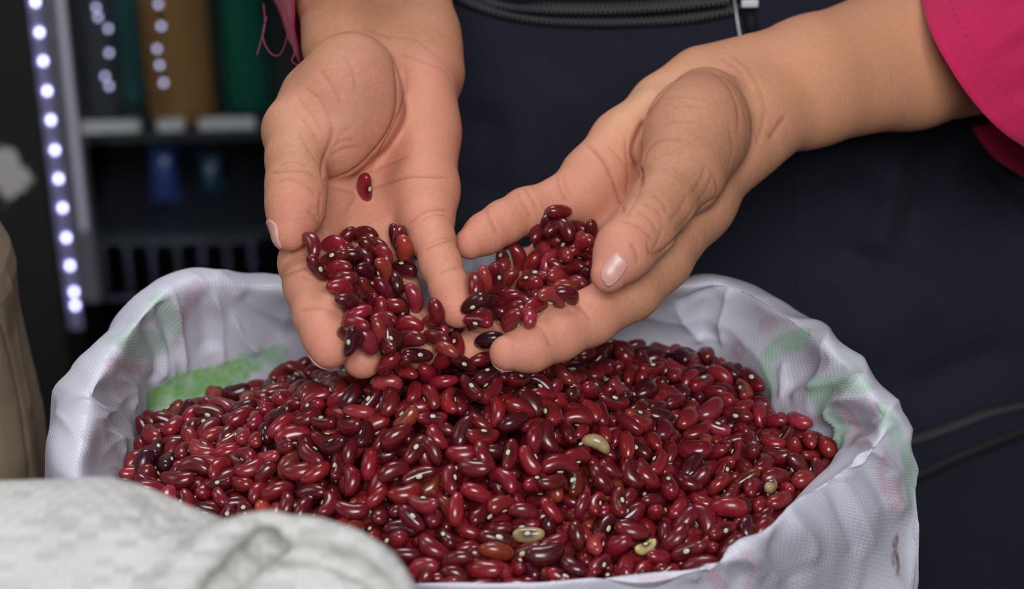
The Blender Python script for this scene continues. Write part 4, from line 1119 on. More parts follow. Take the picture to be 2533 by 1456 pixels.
# lit strip
strip = post('light_strip', (78, -40), (193, 800), .012, YF - .012, YF - .006, plain('strip_tape', (0.50, 0.48, 0.80), .5))
led_on = NM('led_glow'); led_on.set(Base_Color=(0.8, 0.8, 1.0), Emission_Color=(0.62, 0.62, 1.0)); led_on.b.inputs['Emission Strength'].default_value = 8.0
led_me = None
for px, py in [(88, 5), (98, 80), (107, 151), (117, 225), (126, 297), (136, 371), (145, 442), (155, 514), (164, 588), (173, 657), (183, 722), (186, 755)]:
    p = at_y(px, py, YF - .013)
    if led_me is None:
        bm = bmesh.new(); box_bm(bm, (0, 0, 0), (.0036, .003, .0042), bevel=.0008); led_me = bpy.data.meshes.new('led'); bm.to_mesh(led_me); bm.free(); led_me.materials.append(led_on.m)
    o = bpy.data.objects.new('led', led_me); COL.objects.link(o); o.parent = strip
    o.location = p
# shelf with its price rail
sh = at_y(400, 330, YF + .03)
fbox('shelf', (xl, YF + .03, sh.z - .008), (xr, YF + .50, sh.z - .002), plain('dark_shelf', (0.05, 0.05, 0.055), .4))
rl = at_y(400, 312, YF + .015).z
for a, b in ((166, 345), (388, 455), (492, 630)):
    xa, xb = at_y(a, 312, YF + .015).x, at_y(b, 312, YF + .015).x
    bm = bmesh.new(); ln = xb - xa; box_bm(bm, (xa + ln / 2, YF + .018, rl + .0), (ln, .006, .0115), bevel=.0015)
    o = bm_obj('price_strip', bm, plain('price_strip_white', (0.80, 0.78, 0.76), .5, Emission_Color=(1, 1, 1)) if 'price_strip_white' not in bpy.data.materials else bpy.data.materials['price_strip_white'], fridge)
fbox('lower_shelf', (xl, YF + .03, at_y(400, 575, YF + .03).z - .008), (xr, YF + .5, at_y(400, 575, YF + .03).z), plain('dark_lower_shelf', (0.04, 0.042, 0.055), .4))
# wire basket under it
bm = bmesh.new()
for px in range(185, 640, 62):
    a = at_y(px, 575, YF + .035); b = at_y(px + 12, 742, YF + .035); tube_bm(bm, [(a.x, a.y, a.z), (a.x, b.y, b.z)], .003, 6)
wires = [bm_obj('basket_wire', bm, plain('basket_grey', (0.10, 0.095, 0.15), .4), fridge, True)]
for py in (600, 738):
    bm = bmesh.new(); a = at_y(185, py, YF + .033); b = at_y(640, py - 8, YF + .033); tube_bm(bm, [a, b], .004, 6)
    bm_obj('basket_rail', bm, bpy.data.materials['basket_grey'], fridge, True)
# glass pane
gl = NM('door_glass'); gl.set(Base_Color=(0.9, 0.95, 0.97), Roughness=0.02); gl.b.inputs['Transmission Weight'].default_value = 1.0; gl.b.inputs['IOR'].default_value = 1.12
fbox('glass_pane', (xl + .03, YF - .001, zb + .08), (xr, YF + .003, zt - .04), gl.m)
# bottles and packets: things of their own, standing on the shelves
def lathe(name, prof, mat, loc, parent=None, seg=32):
    bm = bmesh.new(); rings = []
    for r, z in prof: rings.append([bm.verts.new((r * math.cos(2 * math.pi * k / seg), r * math.sin(2 * math.pi * k / seg), z)) for k in range(seg)])
    for a, b in zip(rings, rings[1:]):
        for k in range(seg): bm.faces.new((a[k], a[(k + 1) % seg], b[(k + 1) % seg], b[k]))
    bm.faces.new(rings[0][::-1]); bm.faces.new(rings[-1])
    me = bpy.data.meshes.new(name); bm.to_mesh(me); bm.free(); o = link_mesh(name, me, mat); 
    if parent is not None: o.parent = parent
    else: o.location = loc
    return o
def bottle(px, py, dy, r, h, mat, cap, label):
    p = at_y(px, py, YF + dy); z = sh.z - .002
    root = empty('bottle', (p.x, YF + dy, z)); tag(root, label, 'bottle', 'bottles on the upper shelf of the fridge')
    prof = [(r * .80, 0), (r * .97, .006), (r, .02)] + [(r * (1 - .035 * (k % 2)), .02 + (h * .50) * k / 10) for k in range(1, 11)] + [(r, h * .62), (r * .92, h * .72), (r * .6, h * .82), (r * .32, h * .89), (r * .30, h * .95)]
    lathe('bottle_body', prof, mat, None, root); lathe('bottle_cap', [(r * .36, h * .95), (r * .37, h * .955), (r * .37, h * 1.0), (r * .33, h * 1.005)], cap, None, root)
def juice(name, col, tr=0.15): 
    m = NM(name); m.set(Base_Color=col, Roughness=0.12); m.b.inputs['Transmission Weight'].default_value = tr; return m.m
capm = plain('bottle_cap_white', (0.5, .5, .5), .4)
bottle(450, 240, .07, .034, .26, juice('amber_drink', (0.36, 0.18, 0.06)), capm, 'amber plastic drink bottle, largest and nearest on the upper shelf')
bottle(612, 205, .09, .024, .24, juice('green_drink', (0.012, 0.13, 0.085)), capm, 'green plastic bottle on the upper shelf, next to the hand at its right')
bottle(315, 200, .12, .022, .23, juice('teal_drink', (0.04, 0.12, 0.12)), capm, 'dim teal bottle on the upper shelf, left of the amber one')
bottle(255, 245, .06, .018, .22, juice('clear_drink', (0.10, 0.10, 0.11), .3), capm, 'slim clear bottle on the upper shelf, beside the lit strip')
def packet(px, py, dy, w, h, zb_, mat, label):
    p = at_y(px, py, YF + dy); bm = bmesh.new(); n = 10; rows = []
    for j in range(n + 1):
        v = j / n; bulge = math.sin(v * math.pi) ** .6
        ww = w * (1 - .12 * math.sin(v * math.pi)) * (1.0 if j < n else 1.05) * (1 - .25 * v)
        rows.append([bm.verts.new((ww / 2 * math.cos(a), bulge * .016 * math.sin(a) + .001 * math.sin(a), h * v + .002 * math.sin(5 * a) * bulge)) for a in [2 * math.pi * k / 20 for k in range(20)]])
    for a, b in zip(rows, rows[1:]):
        for k in range(20): bm.faces.new((a[k], a[(k + 1) % 20], b[(k + 1) % 20], b[k]))
    bm.faces.new(rows[0][::-1]); bm.faces.new(rows[-1]); o = bm_obj('packet', bm, mat, None, True); o.location = (p.x, YF + dy, zb_)
    tag(o, label, 'packet', 'packets on the lower shelf of the fridge')
lz = at_y(400, 575, YF + .03).z
packet(420, 560, .10, .035, .062, lz, plain('blue_film', (0.05, 0.08, 0.28), .25), 'dim blue packet on the lower shelf, left one')
packet(535, 560, .12, .030, .045, lz, plain('slate_film', (0.04, 0.08, 0.14), .25), 'dim slate packet on the lower shelf, right one')
packet(490, 560, .20, .04, .11, lz, plain('navy_film', (0.02, 0.03, 0.10), .25), 'tall dark navy packet standing behind the two small ones')

# dark shutter at the far left with a patch of peeled paint
pl = at_y(-260, 385, 1.80); pr = at_y(100, 385, 1.80)
bm = bmesh.new(); a = at_y(66, 0, 1.80); b = at_y(172, 800, 1.80)
xs0 = (a.x + b.x) / 2
xs0 = at_y(58, 0, 1.80).x; box_bm(bm, ((pl.x + xs0) / 2 - .12, 1.808, .9), (xs0 - pl.x + .24, .016, 1.8), bevel=.002)
pm = NM('black_paint_peeling'); tc = pm.n('ShaderNodeTexCoord')
pn = pm.n('ShaderNodeTexNoise', i_Scale=32.0, i_Detail=5.0, i_Roughness=.6); pm.l(tc.outputs['Object'], pn.inputs['Vector'])
pp = at_y(22, 425, 1.80)
vm = pm.n('ShaderNodeVectorMath', operation='SUBTRACT'); pm.l(tc.outputs['Object'], vm.inputs[0]); vm.inputs[1].default_value = pp
vs = pm.n('ShaderNodeVectorMath', operation='MULTIPLY'); pm.l(vm.outputs[0], vs.inputs[0]); vs.inputs[1].default_value = (1 / .026, 0, 1 / .030)
vl = pm.n('ShaderNodeVectorMath', operation='LENGTH'); pm.l(vs.outputs[0], vl.inputs[0])
msk = pm.ramp(pm.math('ADD', vl.outputs['Value'], pm.math('MULTIPLY', pn.outputs[0], 2.4)), 1.85, 2.05, 1, 0)
pm.set(Base_Color=pm.mix(msk, (0.009, 0.008, 0.008), (0.45, 0.44, 0.42)), Roughness=.6)
o = bm_obj('dark_door', bm, pm.m); tag(o, 'black painted door at the far left edge with a patch of peeled white paint', 'door')

# LED reflections on the bottles, built as two added rows of dim glowing dots
led_reflection = NM('led_glow_dim'); led_reflection.set(Base_Color=(0.8, 0.8, 1.0), Emission_Color=(0.66, 0.64, 1.0)); led_reflection.b.inputs['Emission Strength'].default_value = 1.8
dim_me = led_me.copy(); dim_me.materials.clear(); dim_me.materials.append(led_reflection.m)
added_cord_m = plain('thin_cord', (0.05, 0.05, 0.07), .5)  # added cord, there only to join the reflection dots
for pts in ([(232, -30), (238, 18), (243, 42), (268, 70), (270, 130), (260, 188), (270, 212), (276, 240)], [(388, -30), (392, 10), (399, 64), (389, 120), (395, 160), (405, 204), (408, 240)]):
    P = [at_y(x, y, YF + .010) for x, y in pts]; bm = bmesh.new(); tube_bm(bm, catmull(P, 6), .0008, 6); reflection_row = bm_obj('light_string', bm, added_cord_m, fridge, True)
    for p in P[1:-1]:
        o = bpy.data.objects.new('led', dim_me); COL.objects.link(o); o.parent = reflection_row; o.location = p  # each dot stands for a reflected LED, not a lamp of its own
# one bean per 11 numbers: position in tenths of a millimetre, turn (w, x, y, z, hundredths), size in percent, colour class, shape, place (0 left hand, 1 right hand, 2 sack)
BEAN_ROWS = [
109,-996,-404,13,-3,38,-90,111,2,0,2,909,-603,-447,56,81,-4,-6,110,0,2,2,-148,-1054,-432,8,-96,21,-8,110,0,4,2,184,-530,-252,93,31,11,7,112,0,1,2,
-515,-476,-120,1,29,-47,-82,103,1,2,2,-359,-944,-391,30,19,6,92,108,0,3,2,715,-909,-463,22,18,91,-26,106,0,0,2,662,-828,-450,20,31,-5,-92,102,1,3,2,
-93,-970,-402,42,87,17,-12,103,5,0,2,-1507,-305,-405,15,-10,-22,95,113,1,1,2,795,-152,-414,8,-98,12,-6,114,0,2,2,-56,-638,-254,8,40,82,37,105,0,1,2,
365,-543,-324,10,86,-27,-40,108,1,3,2,-705,-751,-314,9,3,-29,94,101,0,1,2,-472,-692,-273,12,-96,-22,0,105,0,3,2,-8,-390,-111,31,9,-24,-90,103,2,2,2,
-525,-623,-208,6,20,-78,-57,95,1,0,2,-1433,-246,-376,9,8,92,34,106,1,3,2,-547,-304,-42,59,29,3,-74,103,1,0,2,482,-819,-415,5,10,2,98,102,1,0,2,
495,-480,-338,28,-78,49,24,97,1,3,2,412,-875,-454,35,-33,16,85,110,0,2,2,-183,-628,-199,35,-90,18,-11,98,1,4,2,-629,-558,-201,29,56,-34,-69,103,0,0,2,
-697,-868,-350,66,55,41,29,108,5,4,2,908,252,-436,39,7,8,-91,112,4,2,2,54,-562,-208,50,14,-49,69,94,0,4,2,-230,-458,-115,34,-43,82,4,101,2,0,2,
43,-853,-399,3,9,92,-36,94,1,2,2,-173,-727,-266,8,-22,-45,-85,95,0,2,2,81,-444,-160,23,59,-44,-62,105,0,3,2,531,-882,-459,20,-20,75,-58,100,1,3,2,
797,-650,-472,11,-51,-78,-32,111,0,3,2,-710,-624,-239,1,-68,-60,-41,95,0,3,2,-448,-830,-320,38,-10,-79,45,92,1,2,2,-420,-626,-228,13,-9,97,-14,99,1,3,2,
564,-448,-359,2,86,-35,-33,103,0,3,2,-1269,205,-373,22,23,-50,-79,110,0,2,2,-477,-948,-421,2,3,28,95,99,1,4,2,137,-405,-182,25,-70,60,25,104,1,3,2,
-260,-798,-297,40,61,15,65,99,0,4,2,-90,-895,-393,88,-43,14,6,109,1,4,2,-1037,-551,-330,2,17,-46,-86,98,0,0,2,-865,-545,-252,9,95,15,21,97,0,0,2,
433,-651,-381,48,-52,66,-22,98,0,3,2,-286,-673,-231,66,-9,-47,56,90,0,2,2,-723,-336,-138,18,-35,-53,74,98,1,2,2,-434,38,287,42,66,29,-53,93,4,0,0,
352,-370,-243,69,67,7,-22,96,0,1,2,-265,-1030,-406,59,74,-25,17,102,1,1,2,-914,-707,-338,46,67,28,49,101,1,1,2,-987,-231,-237,5,-8,95,25,108,0,2,2,
-147,-477,-133,5,-29,70,-63,106,0,1,2,-148,-766,-341,91,1,1,40,113,1,0,2,-433,-531,-160,80,-36,-38,26,99,1,2,2,-398,-774,-282,17,-21,-60,74,96,4,1,2,
790,143,-420,7,80,58,2,111,0,2,2,272,-252,-179,90,41,6,2,92,0,0,2,357,-749,-446,26,-43,85,-11,109,2,0,2,-1359,794,-405,9,8,53,-83,93,2,2,2,
245,-870,-398,19,60,32,69,87,1,2,2,-942,-497,-267,19,-97,1,-4,100,0,2,2,-166,-143,346,93,4,-33,-10,93,2,2,1,-523,-877,-397,83,-34,-23,-35,101,0,2,2,
855,-794,-445,2,-40,87,-23,106,0,1,2,-28,-553,-189,57,-24,60,-49,100,0,1,2,-1434,371,-403,98,-8,6,-14,102,1,3,2,218,-1055,-426,46,8,4,87,92,2,3,2,
28,-778,-332,63,74,17,-12,92,1,1,2,-140,-572,-171,5,83,-32,-43,98,0,3,2,662,-478,-409,53,-50,44,-51,108,0,2,2,744,-423,-417,8,91,-36,-12,96,1,3,2,
-234,-535,-180,24,-96,2,0,94,0,2,2,19,-288,-104,11,-21,-42,-86,103,0,2,2,-890,-450,-216,46,-77,40,-9,97,1,4,2,-479,278,421,27,62,46,-56,93,3,2,0,
1038,249,-468,3,-24,-94,19,98,0,2,2,250,-583,-322,45,-56,-62,27,102,5,3,2,69,-221,-114,84,29,21,-39,104,2,2,2,-334,-106,284,19,68,33,-61,93,0,2,0,
-71,-758,-304,10,25,-92,-23,87,0,2,2,153,-635,-274,38,-12,2,-91,100,1,1,2,444,69,-278,14,14,-80,55,99,0,1,2,-186,-277,-7,76,-45,37,-25,97,1,3,2,
-81,-347,-79,9,69,52,48,98,0,1,2,159,-284,-134,20,-57,-76,18,109,0,3,2,-3,-214,293,65,56,-47,16,93,0,4,1,485,-310,-297,48,53,-26,-63,102,0,4,2,
-723,-189,-74,39,30,7,-85,91,2,2,2,-559,-194,-10,71,69,-3,-1,91,4,2,2,709,-689,-456,7,-89,-26,-33,108,1,4,2,1145,-489,-486,6,90,40,-3,103,0,4,2,
-106,-245,-38,43,-11,51,-72,102,0,0,2,-286,-328,-37,66,2,-25,69,92,0,3,2,-790,-439,-180,63,-70,-4,-32,96,2,1,2,-682,-313,-83,12,3,16,97,94,4,4,2,
-358,-554,-151,52,65,-6,-53,87,1,4,2,830,57,-444,8,95,27,6,100,0,0,2,-877,-619,-303,15,15,97,3,93,1,2,2,-147,-164,269,95,-1,-5,-26,93,0,0,1,
-1166,-372,-318,25,-93,-24,-2,91,0,0,2,-844,-66,499,80,-21,50,20,93,1,4,0,-687,-400,312,76,-17,-60,-15,93,2,1,0,-547,-298,140,22,86,-25,36,93,0,2,0,
510,-130,-290,39,82,-31,-24,97,0,4,2,-460,-83,220,69,69,-13,-8,93,0,1,0,171,-104,343,87,35,32,3,93,4,3,1,-1097,-418,-317,63,65,-12,38,83,1,2,2,
-805,-712,-310,61,0,25,-74,88,0,3,2,-991,-656,-340,50,40,-3,-75,84,1,0,2,-662,620,581,65,-23,64,32,93,0,0,0,-218,-790,-394,41,14,-3,89,100,0,3,2,
1143,558,-457,73,-40,31,-44,115,0,1,2,-123,-201,14,23,-31,72,-57,90,2,2,2,-444,-200,203,72,62,-29,-6,93,1,0,0,328,-992,-473,84,-19,-14,46,94,0,0,2,
775,-274,-425,4,-48,82,27,98,2,4,2,1112,-411,-461,51,-65,-29,46,111,1,0,2,141,-753,-343,11,88,-22,-37,86,0,4,2,-363,-333,-9,79,21,15,-53,86,0,4,2,
-487,296,310,77,-54,16,-26,93,2,2,0,254,596,351,62,60,-9,-48,93,1,0,1,1306,158,-454,4,87,-48,4,100,4,0,2,-845,-259,-162,76,-57,12,-27,91,1,0,2,
-470,-407,-72,67,-63,-33,-12,88,3,2,2,240,-79,339,54,74,35,-15,93,1,3,1,-1283,353,-381,5,16,-16,-96,103,2,4,2,-737,-149,435,57,69,41,-9,93,0,3,0,
-628,-305,258,45,67,36,-44,93,4,2,0,-421,-230,141,91,-27,9,26,93,2,0,0,85,321,211,77,-49,6,-38,93,0,2,1,1269,-299,-496,61,-8,-19,-75,116,0,2,2,
754,-994,-486,13,2,94,28,106,1,4,2,897,557,-463,69,-60,-21,31,106,0,4,2,-303,-885,-387,74,-41,30,-42,89,1,2,2,-1591,252,-420,55,13,-14,-80,94,0,2,2,
-648,-443,-128,60,-5,39,-69,87,2,1,2,-598,-702,-284,28,28,-17,-89,85,0,0,2,-1320,-276,-368,17,47,-77,-37,93,0,1,2,32,629,199,49,60,34,-52,93,0,1,1,
475,-660,-444,76,-56,-30,-2,114,1,4,2,325,-893,-428,77,-7,0,62,98,4,1,2,-1588,-68,-449,13,-67,68,-22,108,1,0,2,891,-395,-447,27,26,-40,-82,89,0,3,2,
-714,-505,-179,55,56,4,61,83,1,0,2,-866,7,575,68,43,-1,-58,93,1,1,0,623,-350,-364,53,-17,47,-67,95,0,0,2,-364,-398,-79,1,17,-90,39,91,0,1,2,
-496,-806,-377,99,1,0,-8,98,2,3,2,1174,-103,-483,44,-85,20,-16,94,1,0,2,-1120,582,-373,98,4,7,6,94,0,3,2,1419,12,-513,40,58,-64,-28,103,0,2,2,
-388,-594,-309,19,16,35,-89,102,5,3,2,-336,-169,194,76,56,-24,-19,93,1,4,0,-64,-3,413,76,-5,60,20,93,1,3,1,-108,-49,112,48,85,-18,8,93,8,2,1,
-590,-736,-347,7,-66,-72,14,101,1,4,2,-1682,-88,-450,39,67,1,62,103,1,2,2,-313,-261,24,21,95,-14,10,90,0,1,2,668,-55,-363,66,-2,5,-74,96,1,2,2,
-537,-304,243,57,-27,-47,60,93,1,3,0,-19,282,155,66,66,-29,13,93,0,1,1,-1691,215,-448,53,-7,-12,83,102,0,4,2,1151,-289,-492,13,8,-84,-51,98,1,2,2,
-1038,-172,-219,41,82,22,31,102,0,4,2,274,-711,-347,41,73,20,49,81,1,0,2,-642,144,368,67,53,49,-9,93,2,0,0,-88,-811,-388,10,-5,21,96,95,1,1,2,
-917,-188,-173,19,12,7,-96,93,1,3,2,-706,-219,406,43,74,49,-11,93,2,0,0,-296,-219,161,50,76,-35,-18,93,3,1,0,230,662,410,28,90,30,-5,93,1,4,1,
-164,-59,393,59,45,-16,-64,93,0,0,1,990,631,-459,55,74,-17,-31,96,0,0,2,-769,-560,-223,48,-53,-63,26,87,1,3,2,-436,-298,-3,10,74,62,19,88,0,0,2,
-561,24,339,20,83,14,-49,93,1,4,0,334,456,339,67,53,-50,0,93,0,0,1,-1428,-54,-400,21,-91,34,-3,97,4,3,2,-343,-481,-123,43,28,7,84,89,0,3,2,
-782,156,502,85,42,-17,-23,93,0,3,0,-758,-27,471,76,55,-32,2,93,0,1,0,-767,17,508,88,-37,-15,-20,93,1,0,0,616,359,-385,13,89,40,8,100,2,3,2,
1262,-175,-497,78,35,40,-29,90,1,2,2,-620,-350,-135,22,-16,91,29,104,0,2,2,347,73,-221,61,-56,1,54,101,0,4,2,-564,83,404,63,43,57,-28,93,3,1,0,
-369,-777,-347,79,1,-17,-57,115,1,4,2,926,134,-469,77,-59,19,-5,91,4,4,2,1041,-391,-479,82,24,31,39,100,0,3,2,-1604,-369,-420,48,83,21,-14,112,0,4,2,
-993,-420,-278,6,-48,68,54,93,5,0,2,229,-342,-205,36,65,-59,-26,102,1,4,2,537,-270,-333,88,-28,25,-25,97,1,2,2,-443,-330,-70,11,-9,92,34,114,0,2,2,
256,-454,-259,95,16,12,18,92,0,0,2,-229,-164,67,91,-12,31,20,93,1,1,0,587,-927,-480,7,87,40,-23,94,0,0,2,552,805,-467,24,-51,-24,-78,114,0,2,2,
-1477,774,-421,16,-69,-70,-2,101,3,0,2,1165,-8,-467,36,1,-6,92,88,0,3,2,405,-490,-309,9,32,18,92,82,1,0,2,-116,-13,392,7,73,21,-63,93,4,4,1,
-1528,429,-436,40,36,-52,-65,107,0,2,2,-1208,-395,-384,29,83,-45,6,98,0,2,2,1016,-307,-479,23,-13,94,-17,93,5,4,2,1106,-191,-476,5,-80,-58,10,104,1,0,2,
-263,-1095,-437,67,66,17,-26,86,1,3,2,1090,476,-463,68,-25,26,-62,98,3,3,2,1138,256,-472,9,68,-53,-47,87,0,4,2,-894,-32,-161,16,-14,93,27,97,0,4,2,
651,93,-369,10,-98,1,13,93,2,0,2,-583,-265,276,27,63,39,-60,93,3,0,0,-614,-829,-388,30,-59,-59,44,97,0,1,2,-1293,-106,-382,19,95,18,7,103,0,3,2,
-1383,434,-387,95,3,3,-29,95,0,1,2,597,-655,-428,15,59,-70,35,102,0,4,2,976,-746,-479,4,-73,51,42,94,2,1,2,809,826,-456,37,36,78,31,110,1,1,2,
-674,-291,330,74,59,-23,-17,93,0,4,0,-384,-208,39,28,67,58,-34,93,0,2,0,-1071,990,-443,32,-9,-93,-7,103,3,1,2,-1672,687,-471,26,8,69,-66,101,5,1,2,
-673,-246,356,21,93,-17,22,93,0,3,0,566,615,-435,28,42,-74,-42,105,0,1,2,-1118,-470,-383,24,36,-81,-38,96,0,3,2,587,-562,-434,45,-10,-43,-76,104,1,4,2,
657,625,-412,75,-57,-10,28,97,0,1,2,1201,180,-470,35,72,-56,13,97,0,3,2,-827,-341,-207,60,-77,12,-9,99,1,3,2,123,-81,-93,93,6,29,-15,84,1,3,2,
-759,-813,-355,38,-9,10,-90,91,0,3,2,-633,-239,-74,77,-45,-42,6,89,1,4,2,-1306,-389,-381,10,12,91,-35,82,1,3,2,342,-127,-213,86,13,21,-43,82,0,0,2,
788,-369,-443,23,21,58,-74,102,1,4,2,745,313,-422,32,83,43,7,95,1,2,2,1057,-120,-443,32,-65,48,-48,103,1,0,2,-157,-381,-112,11,91,-32,-21,91,1,1,2,
-536,-26,280,48,83,-26,2,93,0,2,0,98,599,177,13,82,-24,49,93,0,2,1,691,-592,-447,12,83,51,17,88,0,4,2,-1552,751,-452,81,-17,6,54,109,0,3,2,
330,-690,-356,21,-55,79,-7,80,0,3,2,290,455,215,67,59,-42,0,93,1,3,1,63,-211,301,75,31,-27,-50,93,4,0,1,-402,-1026,-443,30,-6,76,55,99,4,2,2,
154,-876,-418,5,96,21,9,89,0,3,2,-736,-86,446,45,84,-25,5,93,1,2,0,-519,86,350,60,55,-40,-41,93,2,3,0,-574,229,412,68,53,-20,-45,93,0,3,0,
-472,-207,53,29,83,-43,-11,93,0,4,0,-1631,350,-435,26,-13,-94,-12,100,1,1,2,-1085,-600,-416,32,39,-6,85,91,3,2,2,681,-216,-391,16,71,55,39,91,1,0,2,
73,-613,-288,76,-49,-18,36,87,0,2,2,291,-882,-493,8,52,-84,2,107,1,3,2,-6,-1026,-440,51,-44,-35,63,92,0,1,2,-1424,181,-418,10,-48,85,12,97,0,0,2,
-1191,-282,-306,13,44,87,14,90,0,1,2,-665,409,430,80,53,-17,-17,93,1,2,0,102,-94,298,77,47,26,32,93,0,4,1,-1041,-667,-389,2,74,61,22,100,5,4,2,
-604,-433,-231,15,-4,-67,71,106,2,3,2,-1186,76,-323,70,-4,1,-70,91,0,0,2,619,-185,-346,29,63,-68,-17,91,0,3,2,16,-142,-40,0,36,-77,51,80,0,0,2,
-138,-79,33,27,83,48,-3,93,0,3,1,121,-771,-436,19,-72,5,-65,103,2,0,2,432,-962,-513,18,-84,-41,-28,86,0,2,2,-901,-112,-161,85,-36,-20,-29,88,0,2,2,
-1013,-332,-233,51,-30,-20,77,98,1,1,2,-628,56,338,77,-53,14,30,93,5,3,0,-312,-153,83,23,51,59,-57,93,0,0,0,217,418,187,76,49,39,6,93,4,4,1,
-39,677,158,63,-36,47,-49,93,3,2,1,-1289,-464,-416,4,88,-38,-26,88,0,1,2,26,-919,-445,93,-24,-19,-12,108,0,0,2,-1048,-65,-222,8,-42,-48,75,99,2,3,2,
177,553,207,63,55,6,53,93,4,0,1,-1384,118,-413,38,84,36,10,99,0,1,2,-1260,674,-419,10,-11,-7,-98,99,0,2,2,943,897,-484,74,17,-30,-55,92,1,2,2,
-1104,787,-430,5,91,13,36,103,2,0,2,758,579,-430,38,51,76,2,107,0,0,2,384,-94,-251,57,33,16,73,99,1,4,2,-249,-68,101,66,-29,46,-50,93,0,0,0,
38,-996,-491,37,34,72,46,98,2,4,2,1340,4,-477,53,40,-68,-28,101,0,3,2,-597,-622,-267,38,41,2,-81,97,0,2,2,-913,70,-187,22,23,-84,-41,106,5,0,2,
-99,-484,-200,14,-9,-22,-95,100,2,3,2,-1229,-63,-330,72,-21,4,-64,100,4,0,2,-1372,-357,-426,57,-16,18,-77,88,0,2,2,176,-1110,-462,80,-52,27,4,99,0,4,2,
947,480,-474,43,81,-37,10,92,1,0,2,1344,-189,-526,62,5,33,-69,95,1,1,2,-1648,-169,-473,23,54,-57,56,107,0,2,2,800,-519,-461,8,92,-34,-8,86,0,0,2,
1058,-682,-505,35,27,-59,-66,104,0,3,2,-584,-63,280,11,59,29,-73,93,0,0,0,523,-955,-537,80,34,13,45,102,0,2,2,-1495,91,-430,74,29,13,-58,96,0,4,2,
-823,-775,-388,64,-1,16,-73,116,2,4,2,-296,-750,-327,65,52,4,-53,94,5,1,2,114,637,321,69,28,-20,-63,93,1,3,1,201,637,344,22,83,44,22,93,1,2,1,
-19,447,169,47,72,-35,35,93,5,0,1,-1513,-22,-419,6,-62,76,-8,84,1,0,2,674,833,-457,3,10,3,-98,106,2,2,2,-773,-206,-154,18,27,85,39,106,0,4,2,
-639,286,417,47,63,46,-40,93,1,2,0,20,-769,-405,10,7,97,-17,98,0,4,2,-1450,-458,-443,41,-54,-71,13,97,0,0,2,-1173,-623,-405,57,-48,44,-47,108,4,2,2,
100,-608,-391,8,-19,-51,82,96,1,4,2,-769,-131,-108,2,21,-57,-78,98,0,1,2,620,-741,-470,56,44,-35,-60,90,1,1,2,1270,-31,-487,12,-58,48,-63,101,0,3,2,
-1713,486,-483,3,33,6,93,102,0,2,2,1002,-64,-498,56,-5,37,-73,98,0,1,2,-1524,-455,-419,13,71,-57,-36,103,4,2,2,122,-141,-122,47,85,20,-6,92,0,4,2,
-1100,-298,-314,25,-29,-16,90,100,4,0,2,261,-68,-161,38,-48,39,-67,86,2,2,2,252,482,270,74,24,-31,-53,93,0,4,1,788,-865,-483,88,-25,-13,-35,93,0,3,2,
1018,-195,-495,34,48,71,37,93,1,2,2,902,-110,-458,56,-26,22,74,95,0,3,2,1050,-579,-515,1,94,-6,30,86,1,3,2,-1120,-91,-299,49,56,-51,-39,98,2,0,2,
229,108,-174,43,64,-61,-11,102,5,1,2,-1745,396,-500,77,-40,48,-2,104,1,1,2,-70,-990,-483,12,-29,-12,-93,97,4,3,2,636,725,-448,37,-74,54,-2,112,1,1,2,
-1013,108,-271,47,84,-20,13,99,0,2,2,574,-52,-329,26,-34,23,-86,90,0,3,2,-568,-195,290,64,55,51,2,93,4,2,0,374,600,329,71,-9,-64,-24,93,1,4,1,
-1214,-518,-412,16,-1,-89,-41,86,1,1,2,-393,-1140,-429,14,76,55,27,96,1,1,2,-1647,41,-445,63,-35,-34,59,98,2,1,2,-1562,518,-458,62,-27,70,-16,110,2,4,2,
273,-685,-401,15,-97,-14,-1,92,1,4,2,478,-563,-408,32,74,53,24,89,1,2,2,918,-276,-466,74,-29,-38,46,93,0,4,2,840,594,-457,4,43,-73,-51,84,0,0,2,
-1156,-180,-284,70,-9,-2,69,81,0,4,2,360,825,-432,58,-2,-15,-79,91,1,3,2,1073,-468,-528,36,39,-80,-24,105,0,0,2,879,-908,-465,24,87,21,36,92,1,0,2,
-696,-342,311,68,63,-26,-22,93,2,0,0,292,382,169,75,53,-35,-15,93,4,0,1,735,-761,-498,61,64,40,22,106,0,1,2,978,359,-462,50,10,77,37,100,0,2,2,
-271,-279,-80,93,4,2,-33,99,1,2,2,-744,344,440,21,78,-32,47,93,1,3,0,323,491,280,78,50,35,5,93,0,1,1,-98,296,128,48,73,46,-5,93,2,2,1,
12,116,170,76,53,-33,9,93,1,2,1,-150,-934,-450,85,39,31,-7,103,1,4,2,535,918,-473,1,-34,-80,-48,115,1,3,2,1233,48,-493,42,2,36,-82,96,1,1,2,
549,3,-320,78,-51,3,35,98,3,1,2,-748,123,-129,73,-44,10,-49,104,0,0,2,-661,226,409,60,62,-35,-35,93,2,4,0,151,648,226,64,53,-32,-43,93,4,4,1,
-1465,626,-429,69,-14,21,-67,100,5,2,2,-1165,1012,-448,45,-6,22,-85,96,0,4,2,406,596,-413,92,20,1,32,98,0,0,2,-1730,22,-485,24,27,-78,-49,96,0,3,2,
-1324,50,-410,12,-65,65,34,102,1,1,2,-89,-592,-305,29,47,37,73,88,1,0,2,-795,-21,-120,8,56,81,-4,105,5,1,2,-326,-408,-133,88,42,-15,-10,87,1,0,2,
117,483,169,82,-48,9,-25,93,4,1,1,236,352,163,72,66,-12,-3,93,7,3,1,-1726,183,-514,0,-88,29,34,95,1,0,2,-1169,629,-418,29,-5,-84,-44,104,0,1,2,
786,489,-465,15,51,83,0,98,2,2,2,1039,683,-466,37,79,-41,-25,88,2,4,2,-732,164,439,11,-6,60,78,93,2,4,0,549,-687,-490,75,8,-7,-64,97,0,4,2,
